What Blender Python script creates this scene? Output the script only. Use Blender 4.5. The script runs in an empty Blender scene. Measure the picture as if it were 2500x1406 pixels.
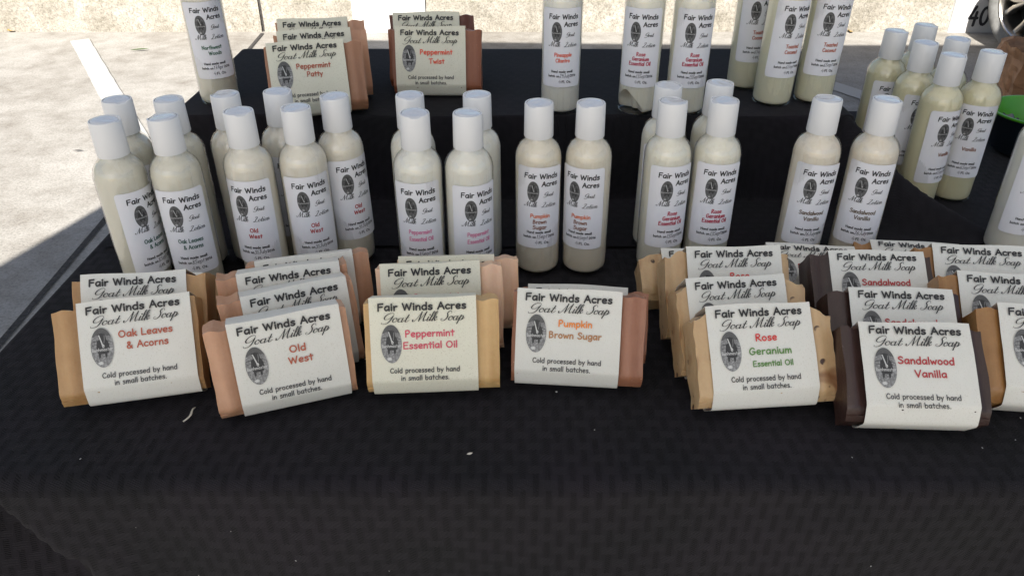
import bpy, bmesh, math, random
from mathutils import Vector, Matrix, Euler, noise

random.seed(7)
SC = bpy.context.scene
COL = SC.collection
PI = math.pi
R = math.radians

# ------------------------------------------------------------------ camera
CAM_H, PITCH, LENS = 0.32, 32.0, 27.72
cd = bpy.data.cameras.new('camera')
cd.lens = LENS; cd.sensor_width = 36.0; cd.clip_start = 0.02; cd.clip_end = 400
cam = bpy.data.objects.new('camera', cd); COL.objects.link(cam)
cam.location = (0, 0, CAM_H); cam.rotation_euler = (R(90 - PITCH), 0, 0)
SC.camera = cam

# ------------------------------------------------------------------ light
TO_SUN = Vector((-0.35, -1.2, 1.0)).normalized()
w = bpy.data.worlds.new('World'); SC.world = w; w.use_nodes = True
wn = w.node_tree.nodes; wl = w.node_tree.links
bg = wn['Background']; bg.inputs['Strength'].default_value = 0.055
sky = wn.new('ShaderNodeTexSky'); sky.sky_type = 'NISHITA'; sky.sun_disc = False
sky.sun_elevation = math.asin(TO_SUN.z); sky.sun_rotation = R(196.3)
sky.air_density = 1.0; sky.dust_density = 1.6; sky.ozone_density = 1.0
wl.new(sky.outputs[0], bg.inputs[0])
sd = bpy.data.lights.new('sun', 'SUN'); sd.energy = 5.0; sd.angle = R(0.5); sd.color = (1.0, 0.95, 0.87)
sun = bpy.data.objects.new('sun', sd); COL.objects.link(sun)
sun.rotation_euler = TO_SUN.to_track_quat('Z', 'Y').to_euler()
SC.view_settings.view_transform = 'Standard'; SC.view_settings.look = 'None'
SC.view_settings.exposure = 1.5; SC.view_settings.gamma = 1.0
SC.view_settings.use_curve_mapping = False
SC.render.engine = 'CYCLES'
SC.cycles.max_bounces = 8; SC.cycles.transparent_max_bounces = 16

GZ = -0.74           # the ground below the table top
RZ = 0.078           # top of the riser

# ------------------------------------------------------------------ helpers
def tag(o, label=None, cat=None, group=None, kind=None):
    if label: o['label'] = label
    if cat: o['category'] = cat
    if group: o['group'] = group
    if kind: o['kind'] = kind
    return o

def empty(name, loc=(0, 0, 0), rot=(0, 0, 0)):
    o = bpy.data.objects.new(name, None); COL.objects.link(o)
    o.location = loc; o.rotation_euler = rot; o.empty_display_size = 0.02
    return o

def link(name, me, parent=None, loc=None, rot=None):
    o = bpy.data.objects.new(name, me); COL.objects.link(o)
    if parent is not None: o.parent = parent
    if loc: o.location = loc
    if rot: o.rotation_euler = rot
    return o

def mesh(name, vs, fs, mats, smooth=False, mi=None, angle=None):
    me = bpy.data.meshes.new(name)
    me.from_pydata([tuple(v) for v in vs], [], fs)
    for m in (mats if isinstance(mats, (list, tuple)) else [mats]): me.materials.append(m)
    if mi: me.polygons.foreach_set('material_index', mi)
    if smooth: me.polygons.foreach_set('use_smooth', [True] * len(me.polygons))
    me.update()
    if angle is not None: me.set_sharp_from_angle(angle=R(angle))
    return me

def lathe(prof, n=48, close=False):
    vs, fs = [], []
    for r, z in prof:
        for k in range(n):
            a = 2 * PI * k / n
            vs.append((r * math.cos(a), r * math.sin(a), z))
    for i in range(len(prof) - 1):
        for k in range(n):
            a, b = i * n + k, i * n + (k + 1) % n
            fs.append((a, b, b + n, a + n))
    return vs, fs

def box(x0, x1, y0, y1, z0, z1):
    vs = [(x, y, z) for z in (z0, z1) for y in (y0, y1) for x in (x0, x1)]
    fs = [(0, 2, 3, 1), (4, 5, 7, 6), (0, 1, 5, 4), (2, 6, 7, 3), (0, 4, 6, 2), (1, 3, 7, 5)]
    return vs, fs

def merge(parts):
    V, Fc = [], []
    for vs, fs in parts:
        o = len(V); V += list(vs); Fc += [tuple(i + o for i in f) for f in fs]
    return V, Fc

def bevel_mesh(me, width, seg=2, angle=30):
    bm = bmesh.new(); bm.from_mesh(me)
    es = [e for e in bm.edges if len(e.link_faces) == 2 and e.calc_face_angle(0) > R(angle)]
    bmesh.ops.bevel(bm, geom=es, offset=width, segments=seg, affect='EDGES', profile=0.5)
    bm.to_mesh(me); bm.free()
    me.polygons.foreach_set('use_smooth', [True] * len(me.polygons))
    me.set_sharp_from_angle(angle=R(40))
    return me

def smooth01(t):
    t = min(1.0, max(0.0, t)); return t * t * (3 - 2 * t)

# ------------------------------------------------------------------ materials
class NT:
    def __init__(s, name):
        s.m = bpy.data.materials.new(name); s.m.use_nodes = True
        s.t = s.m.node_tree; s.n = s.t.nodes; s.l = s.t.links
        s.b = s.n['Principled BSDF']; s.out = s.n['Material Output']
    def node(s, typ, **kw):
        x = s.n.new(typ)
        for k, v in kw.items():
            setattr(x, k, v)
        return x
    def link(s, a, b): s.l.new(a, b)
    def noise(s, scale, detail=4, rough=0.6, vec=None, dist=0.0):
        x = s.node('ShaderNodeTexNoise'); x.inputs['Scale'].default_value = scale
        x.inputs['Detail'].default_value = detail; x.inputs['Roughness'].default_value = rough
        x.inputs['Distortion'].default_value = dist
        if vec is not None: s.link(vec, x.inputs['Vector'])
        return x.outputs['Fac']
    def obj(s): return s.node('ShaderNodeTexCoord').outputs['Object']
    def ramp(s, fac, stops):
        x = s.node('ShaderNodeValToRGB'); e = x.color_ramp.elements
        while len(e) < len(stops): e.new(0.5)
        for i, (p, c) in enumerate(stops):
            e[i].position = p
            e[i].color = (c[0], c[1], c[2], 1) if isinstance(c, (tuple, list)) else (c, c, c, 1)
        s.link(fac, x.inputs['Fac']); return x.outputs['Color']
    def mix(s, fac, a, b, mode='MIX'):
        x = s.node('ShaderNodeMix', data_type='RGBA', blend_type=mode)
        for sock, v in ((x.inputs[0], fac), (x.inputs[6], a), (x.inputs[7], b)):
            if hasattr(v, 'links') or hasattr(v, 'is_linked'): s.link(v, sock)
            elif isinstance(v, (int, float)): sock.default_value = v
            else: sock.default_value = (v[0], v[1], v[2], 1)
        return x.outputs[2]
    def math(s, op, a, b=None, c=None, clamp=False):
        x = s.node('ShaderNodeMath', operation=op, use_clamp=clamp)
        for i, v in enumerate((a, b, c)):
            if v is None: continue
            if isinstance(v, (int, float)): x.inputs[i].default_value = v
            else: s.link(v, x.inputs[i])
        return x.outputs[0]
    def bump(s, h, strength=0.3, dist=0.001):
        x = s.node('ShaderNodeBump'); x.inputs['Strength'].default_value = strength
        x.inputs['Distance'].default_value = dist; s.link(h, x.inputs['Height'])
        s.link(x.outputs[0], s.b.inputs['Normal']); return x
    def col(s, c):
        if isinstance(c, (tuple, list)): s.b.inputs['Base Color'].default_value = (c[0], c[1], c[2], 1)
        else: s.link(c, s.b.inputs['Base Color'])
    def set(s, **kw):
        for k, v in kw.items(): s.b.inputs[k.replace('_', ' ')].default_value = v

def ink(name, c, rough=0.6):
    t = NT(name); n = t.noise(900, 2, vec=t.obj())
    t.col(t.ramp(n, [(0.3, c), (0.75, [min(1, x * 1.25 + 0.012) for x in c])])); t.set(Roughness=rough)
    return t.m

INK = {k: ink('ink_' + k, c) for k, c in dict(
    black=(0.014, 0.013, 0.014), soft_black=(0.04, 0.04, 0.042), pen=(0.03, 0.03, 0.05), rust=(0.36, 0.085, 0.045),
    red=(0.52, 0.035, 0.03), dark_red=(0.36, 0.03, 0.035), pink_red=(0.52, 0.07, 0.11), pink=(0.60, 0.20, 0.33),
    orange=(0.66, 0.20, 0.03), vivid_orange=(0.62, 0.13, 0.03), tan=(0.36, 0.17, 0.07), crimson=(0.38, 0.018, 0.05), forest=(0.03, 0.10, 0.06),
    green=(0.09, 0.20, 0.05), slate_green=(0.05, 0.11, 0.09), brown=(0.20, 0.075, 0.04), umber=(0.13, 0.09, 0.06), coral=(0.62, 0.09, 0.04),
    orange_red=(0.66, 0.07, 0.03), photo_dark=(0.025, 0.025, 0.026), photo_deep=(0.085, 0.085, 0.088), photo_grey=(0.36, 0.36, 0.36), photo_top=(0.075, 0.075, 0.075), photo_mid=(0.16, 0.16, 0.16), photo_pale=(0.47, 0.47, 0.46)).items()}

def m_photo_ground():
    t = NT('photo_pasture'); o = t.obj()
    n = t.noise(900, 5, 0.7, o)
    t.col(t.ramp(n, [(0.35, 0.12), (0.5, 0.21), (0.66, 0.36)])); t.set(Roughness=0.6); return t.m
M_PHOTO = m_photo_ground()

def m_paper(name, c, fleck):
    t = NT(name); o = t.obj()
    n1 = t.noise(120, 4, 0.6, o); n2 = t.noise(1500, 2, 0.5, o)
    a = t.mix(t.math('MULTIPLY', n1, 0.5), c, [x * 0.86 for x in c])
    f = t.ramp(n2, [(0.33, 1), (0.40, 0)])
    t.col(t.mix(t.math('MULTIPLY', f, fleck), a, [c[0] * 0.55, c[1] * 0.5, c[2] * 0.42]))
    t.set(Roughness=0.75, Subsurface_Weight=0.05, Subsurface_Scale=0.002)
    t.bump(n1, 0.25, 0.0006); return t.m
M_PAPER_G = m_paper('paper_grey_white', (0.69, 0.67, 0.62), 0.28)
M_PAPER_C = m_paper('paper_recycled_cream', (0.725, 0.695, 0.575), 0.42)
M_LABEL = m_paper('label_white', (0.76, 0.76, 0.80), 0.03)

def m_soap(name, c, dark, specks=0.0, rough=0.42, sss=0.35, stain=0.0, chip=0.0):
    t = NT(name); o = t.obj()
    mp = t.node('ShaderNodeMapping'); mp.inputs['Scale'].default_value = (1.6, 1, 0.10); t.link(o, mp.inputs[0])
    n = t.noise(55, 5, 0.55, mp.outputs[0], 0.4)
    fine = t.noise(700, 3, 0.6, o); blot = t.noise(90, 5, 0.65, o)
    a = t.ramp(t.math('ADD', t.math('MULTIPLY', n, .7), t.math('MULTIPLY', blot, .3)), [(0.38, dark), (0.62, c)])
    a = t.mix(t.math('MULTIPLY', fine, 0.25), a, [min(1, x * 1.25) for x in c])
    if specks:
        v = t.node('ShaderNodeTexVoronoi'); v.inputs['Scale'].default_value = 120; t.link(o, v.inputs['Vector'])
        s_ = t.ramp(v.outputs['Distance'], [(0.20, 1), (0.27, 0)])
        gate = t.ramp(t.noise(60, 2, 0.5, o), [(0.50, 0), (0.54, 1)])
        f = t.math('MULTIPLY', t.math('MULTIPLY', s_, gate), specks)
        a = t.mix(f, a, (0.05, 0.022, 0.015))
    if stain:
        st = t.ramp(t.noise(38, 2, 0.5, o, 0.8), [(0.58, 0), (0.68, 1)])
        a = t.mix(t.math('MULTIPLY', st, stain), a, (0.17, 0.06, 0.02))
    if chip:
        v = t.node('ShaderNodeTexVoronoi'); v.inputs['Scale'].default_value = 260; t.link(o, v.inputs['Vector'])
        s_ = t.ramp(v.outputs['Distance'], [(0.09, 1), (0.13, 0)])
        gate = t.ramp(t.noise(200, 2, 0.5, o), [(0.56, 0), (0.6, 1)])
        a = t.mix(t.math('MULTIPLY', t.math('MULTIPLY', s_, gate), chip), a, [min(1, x * 2 + .12) for x in c])
    t.col(a)
    t.set(Roughness=rough, Subsurface_Weight=sss, Subsurface_Scale=0.004)
    t.b.inputs['Subsurface Radius'].default_value = (1.0, 0.55, 0.3)
    t.bump(t.math('ADD', t.math('MULTIPLY', n, 0.7), t.math('MULTIPLY', fine, 0.3)), 0.55, 0.0014)
    return t.m
SOAP = dict(
    tan=m_soap('soap_tan', (0.45, 0.275, 0.125), (0.33, 0.18, 0.07)),
    rose_tan=m_soap('soap_pinkish_tan', (0.50, 0.29, 0.185), (0.38, 0.20, 0.115)),
    cream=m_soap('soap_cream', (0.60, 0.40, 0.185), (0.45, 0.265, 0.10)),
    cream_pink=m_soap('soap_pale_cream', (0.74, 0.50, 0.35), (0.66, 0.42, 0.27)),
    pumpkin=m_soap('soap_pumpkin_brown', (0.32, 0.145, 0.085), (0.22, 0.088, 0.048), chip=0.5),
    speck=m_soap('soap_petal_flecked', (0.52, 0.365, 0.205), (0.41, 0.26, 0.13), specks=1.0, stain=0.85),
    choc=m_soap('soap_dark_chocolate', (0.045, 0.022, 0.018), (0.022, 0.010, 0.008), rough=0.38, sss=0.05, chip=0.35),
    amber=m_soap('soap_amber', (0.36, 0.19, 0.07), (0.24, 0.115, 0.038), rough=0.35),
    patty=m_soap('soap_caramel', (0.36, 0.18, 0.10), (0.27, 0.125, 0.065)),
    patty2=m_soap('soap_light_caramel', (0.52, 0.29, 0.18), (0.44, 0.22, 0.13)),
    twist=m_soap('soap_chestnut', (0.27, 0.095, 0.045), (0.2, 0.065, 0.03), chip=0.3),
    twist2=m_soap('soap_dark_chestnut', (0.13, 0.035, 0.02), (0.09, 0.022, 0.012)))

def m_lotion(name, c):
    t = NT(name); o = t.obj()
    n = t.noise(60, 5, 0.6, o, 0.6)
    sep = t.node('ShaderNodeSeparateXYZ'); t.link(o, sep.inputs[0])
    up = t.math('MULTIPLY', t.math('SUBTRACT', sep.outputs[2], 0.088), 60, clamp=True)
    smear = t.math('MULTIPLY', t.ramp(t.noise(150, 4, 0.65, o, 1.2), [(0.50, 0), (0.62, 1)]), up)
    a = t.mix(n, [x * 0.98 for x in c], [min(1, x * 1.03) for x in c])
    t.col(t.mix(t.math('MULTIPLY', smear, 0.22), a, (c[0] * 0.80, c[1] * 0.72, c[2] * 0.58)))
    t.set(Roughness=0.35, Subsurface_Weight=0.4, Subsurface_Scale=0.006)
    t.b.inputs['Subsurface Radius'].default_value = (1.0, 0.8, 0.55)
    t.bump(smear, 0.25, 0.0005)
    return t.m
LOT = dict(oak=m_lotion('lotion_ivory', (0.62, 0.595, 0.50)), white=m_lotion('lotion_white', (0.74, 0.725, 0.65)),
           west=m_lotion('lotion_warm_white', (0.70, 0.66, 0.565)), peach=m_lotion('lotion_cream', (0.70, 0.645, 0.53)),
           rose=m_lotion('lotion_pale_cream', (0.74, 0.715, 0.61)), yellow=m_lotion('lotion_vanilla', (0.66, 0.62, 0.42)),
           pale_yellow=m_lotion('lotion_pale_vanilla', (0.70, 0.68, 0.52)), sand=m_lotion('lotion_beige', (0.72, 0.655, 0.545)))

def m_clear(name, rough=0.035, tint=(0.99, 0.99, 0.985)):
    t = NT(name); t.n.remove(t.b)
    lw_ = t.node('ShaderNodeLayerWeight'); lw_.inputs['Blend'].default_value = 0.5
    fr_ = t.math('ADD', 0.10, t.math('MULTIPLY', t.math('POWER', lw_.outputs['Facing'], 5.0), 0.75), clamp=True)
    tr = t.node('ShaderNodeBsdfTransparent'); tr.inputs[0].default_value = (*tint, 1)
    gl = t.node('ShaderNodeBsdfGlossy'); gl.inputs['Roughness'].default_value = rough
    bp = t.node('ShaderNodeBump'); bp.inputs['Strength'].default_value = 0.35; bp.inputs['Distance'].default_value = 0.0012
    t.link(t.noise(95, 3, 0.5, t.obj()), bp.inputs['Height']); t.link(bp.outputs[0], gl.inputs['Normal'])
    mx = t.node('ShaderNodeMixShader'); t.link(fr_, mx.inputs[0]); t.link(tr.outputs[0], mx.inputs[1]); t.link(gl.outputs[0], mx.inputs[2])
    t.link(mx.outputs[0], t.out.inputs[0]); return t.m
M_CLEAR = m_clear('clear_plastic')

def simple(name, c, rough=0.5, metal=0.0, nscale=40, var=0.12, coat=0.0, bump=0.0, bdist=0.001):
    t = NT(name); n = t.noise(nscale, 5, 0.6, t.obj())
    t.col(t.ramp(n, [(0.3, [x * (1 - var) for x in c]), (0.7, [min(1, x * (1 + var)) for x in c])]))
    t.set(Roughness=rough, Metallic=metal, Coat_Weight=coat)
    if bump: t.bump(n, bump, bdist)
    return t.m
M_CAP = simple('white_cap_plastic', (0.72, 0.72, 0.725), 0.34, nscale=20, var=0.02)
M_FILM = simple('glossy_cap_top', (0.66, 0.66, 0.68), 0.12, nscale=260, var=0.03, coat=0.6, bump=0.5, bdist=0.0012)
M_GREEN = simple('green_plastic', (0.055, 0.25, 0.012), 0.3, nscale=30, var=0.08)
M_NAVY = simple('navy_plastic', (0.004, 0.010, 0.018), 0.45, nscale=50, var=0.2)
M_GREY_FILM = simple('grey_plastic_wrap', (0.09, 0.09, 0.1), 0.22, nscale=90, var=0.3)
M_WHITEP = simple('white_sheet', (0.72, 0.74, 0.80), 0.6, nscale=8, var=0.05)
M_KRAFT = simple('kraft_paper', (0.36, 0.185, 0.09), 0.7, nscale=14, var=0.25, bump=0.6, bdist=0.006)
M_WOOD = simple('plywood', (0.35, 0.22, 0.12), 0.6, nscale=12, var=0.3)
M_STEEL = simple('painted_steel', (0.55, 0.55, 0.56), 0.4, 0.6)
M_TYRE = simple('dusty_rubber', (0.16, 0.16, 0.155), 0.85, nscale=25, var=0.25, bump=0.3, bdist=0.002)
M_TREAD = simple('tread_rubber', (0.025, 0.025, 0.027), 0.85)
M_ALLOY = simple('brushed_alloy', (0.60, 0.57, 0.53), 0.28, 1.0, nscale=30, var=0.08)
M_DARK = simple('dark_recess', (0.01, 0.01, 0.011), 0.6)
M_CARPAINT = simple('dark_car_paint', (0.012, 0.014, 0.022), 0.3, 0.0, coat=0.4)
M_GLASS = simple('tinted_glass', (0.02, 0.025, 0.03), 0.05)
M_LINT = simple('white_lint', (0.5, 0.5, 0.5), 0.8)
M_FLAKE = simple('soap_flake', (0.62, 0.58, 0.50), 0.6)
M_LEAF = simple('dry_leaf', (0.30, 0.19, 0.05), 0.7, nscale=60, var=0.4)
M_LEAF_G = simple('green_leaf', (0.05, 0.09, 0.02), 0.6, nscale=60, var=0.4)
M_LITTER = simple('white_litter', (0.8, 0.8, 0.8), 0.6)
M_JOINT = simple('joint_debris', (0.035, 0.032, 0.03), 0.95, nscale=120, var=0.7, bump=0.8, bdist=0.004)

def m_canopy():
    t = NT('canopy_fabric'); t.col((0.50, 0.54, 0.62)); t.set(Roughness=0.7)
    tr = t.node('ShaderNodeBsdfTranslucent'); tr.inputs[0].default_value = (0.66, 0.66, 0.66, 1)
    mx = t.node('ShaderNodeMixShader'); mx.inputs[0].default_value = 0.26
    t.link(t.b.outputs[0], mx.inputs[1]); t.link(tr.outputs[0], mx.inputs[2]); t.link(mx.outputs[0], t.out.inputs[0]); return t.m
M_CANOPY = m_canopy()

def m_concrete(name, a, b, c, scale=1.0, grit=0.5):
    t = NT(name); o = t.obj()
    big = t.noise(1.3 * scale, 6, 0.62, o, 0.3); mid = t.noise(9 * scale, 6, 0.7, o); fine = t.noise(130, 4, 0.75, o)
    col = t.ramp(t.math('ADD', t.math('MULTIPLY', big, 0.55), t.math('MULTIPLY', mid, 0.45)), [(0.38, a), (0.52, b), (0.66, c)])
    g = t.ramp(fine, [(0.36, 0.35), (0.5, 0.95), (0.7, 1.2)])
    col = t.mix(grit, col, t.mix(1.0, col, g, 'MULTIPLY'))
    v = t.node('ShaderNodeTexVoronoi'); v.inputs['Scale'].default_value = 55; t.link(o, v.inputs['Vector'])
    pit = t.math('MULTIPLY', t.ramp(v.outputs['Distance'], [(0.08, 1), (0.16, 0)]), t.ramp(t.noise(14, 3, 0.5, o), [(0.52, 0), (0.6, 1)]))
    col = t.mix(t.math('MULTIPLY', pit, 0.6), col, (0.05, 0.045, 0.04))
    t.col(col); t.set(Roughness=0.9)
    t.bump(t.math('ADD', mid, t.math('MULTIPLY', fine, 0.6)), 0.5, 0.006)
    return t.m
M_GROUND = m_concrete('concrete_paving', (0.185, 0.168, 0.145), (0.29, 0.275, 0.25), (0.38, 0.36, 0.335), 1.0, 0.5)
M_WALL = m_concrete('weathered_concrete', (0.17, 0.155, 0.125), (0.27, 0.25, 0.215), (0.37, 0.35, 0.31), 4.5, 0.75)

def m_paint(name, c, wear):
    t = NT(name); o = t.obj()
    n = t.noise(12, 6, 0.7, o); n2 = t.noise(160, 3, 0.7, o)
    f = t.ramp(t.math('ADD', t.math('MULTIPLY', n, 0.5), t.math('MULTIPLY', n2, 0.5)), [(0.40, 1), (0.48, 0)])
    t.col(t.mix(t.math('MULTIPLY', f, wear), c, (0.36, 0.34, 0.31))); t.set(Roughness=0.75); return t.m
M_PAINT = m_paint('faded_white_paint', (0.365, 0.36, 0.345), 0.8)
M_WPAINT = m_paint('white_wall_paint', (0.46, 0.46, 0.46), 0.25)
M_NUM = simple('black_stencil_paint', (0.02, 0.02, 0.025), 0.8, nscale=40, var=0.5)

def m_cloth(name, amt, tint=1.0):
    """black jacquard: staggered ribbed dashes and pale hatch bars, mapped in cloth metres through the UV map"""
    t = NT(name)
    uv = t.node('ShaderNodeUVMap').outputs[0]
    wob = t.noise(18, 2, 0.5, uv)
    sep = t.node('ShaderNodeSeparateXYZ'); t.link(uv, sep.inputs[0])
    X = t.math('ADD', sep.outputs[0], t.math('MULTIPLY', wob, 0.003)); Y = t.math('ADD', sep.outputs[1], t.math('MULTIPLY', wob, 0.004))
    def cell(ox, oy, wx, wy, px=0.0143, py=0.0195):
        u = t.math('FRACT', t.math('ADD', t.math('DIVIDE', X, px), ox)); v = t.math('FRACT', t.math('ADD', t.math('DIVIDE', Y, py), oy))
        a = t.math('LESS_THAN', t.math('ABSOLUTE', t.math('SUBTRACT', u, 0.5)), wx)
        b = t.math('LESS_THAN', t.math('ABSOLUTE', t.math('SUBTRACT', v, 0.5)), wy)
        return t.math('MULTIPLY', a, b)
    dash = t.math('ADD', cell(0, 0, 0.115, 0.34), cell(0.5, 0.5, 0.115, 0.34), clamp=True)
    hat = t.math('ADD', cell(0.0, 0.5, 0.30, 0.15), cell(0.5, 0.0, 0.30, 0.15), clamp=True)
    hat = t.math('MULTIPLY', hat, t.math('SUBTRACT', 1.0, dash))
    rib = t.math('SINE', t.math('ADD', t.math('MULTIPLY', X, 2600), t.math('MULTIPLY', Y, 4200)))
    twill = t.math('SINE', t.math('SUBTRACT', t.math('MULTIPLY', Y, 9000), t.math('MULTIPLY', X, 4200)))
    hatch = t.math('SINE', t.math('ADD', t.math('MULTIPLY', Y, 5200), t.math('MULTIPLY', X, 2300)))
    patch = t.noise(9, 3, 0.6, uv)
    base = t.ramp(patch, [(0.35, (0.0115 * tint, 0.0115 * tint, 0.0132 * tint)), (0.65, (0.0165 * tint, 0.0143 * tint, 0.0182 * tint))])
    dk = t.math('MULTIPLY', dash, t.math('ADD', 0.34 * amt, t.math('MULTIPLY', rib, 0.22 * amt)))
    c = t.mix(dk, base, (0.003, 0.003, 0.003))
    lt = t.math('MULTIPLY', hat, t.math('ADD', 0.07 * amt, t.math('MULTIPLY', hatch, 0.16 * amt)), clamp=True)
    c = t.mix(lt, c, (0.040, 0.038, 0.043))
    c = t.mix(t.math('MULTIPLY', t.math('ADD', twill, 1.0), 0.03), c, (0.02, 0.02, 0.024))
    dust = t.ramp(t.noise(1100, 2, 0.5, uv), [(0.76, 0), (0.80, 1)])
    c = t.mix(t.math('MULTIPLY', dust, 0.35), c, (0.2, 0.2, 0.2))
    t.col(c)
    t.set(Roughness=0.85, Sheen_Weight=0.02, Sheen_Roughness=0.5)
    t.b.inputs['Specular IOR Level'].default_value = 0.10
    h = t.math('ADD', t.math('MULTIPLY', dash, -0.6), t.math('ADD', t.math('MULTIPLY', rib, t.math('MULTIPLY', dash, 0.5)), t.math('MULTIPLY', hatch, t.math('MULTIPLY', hat, 0.5))))
    t.bump(t.math('ADD', h, t.math('MULTIPLY', t.noise(1500, 2, 0.5, uv), 0.5)), 0.45 * amt + 0.1, 0.0006)
    return t.m
M_CLOTH = m_cloth('black_jacquard', 1.0)
M_CLOTH2 = m_cloth('black_jacquard_riser', 0.45, 0.85)

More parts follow.
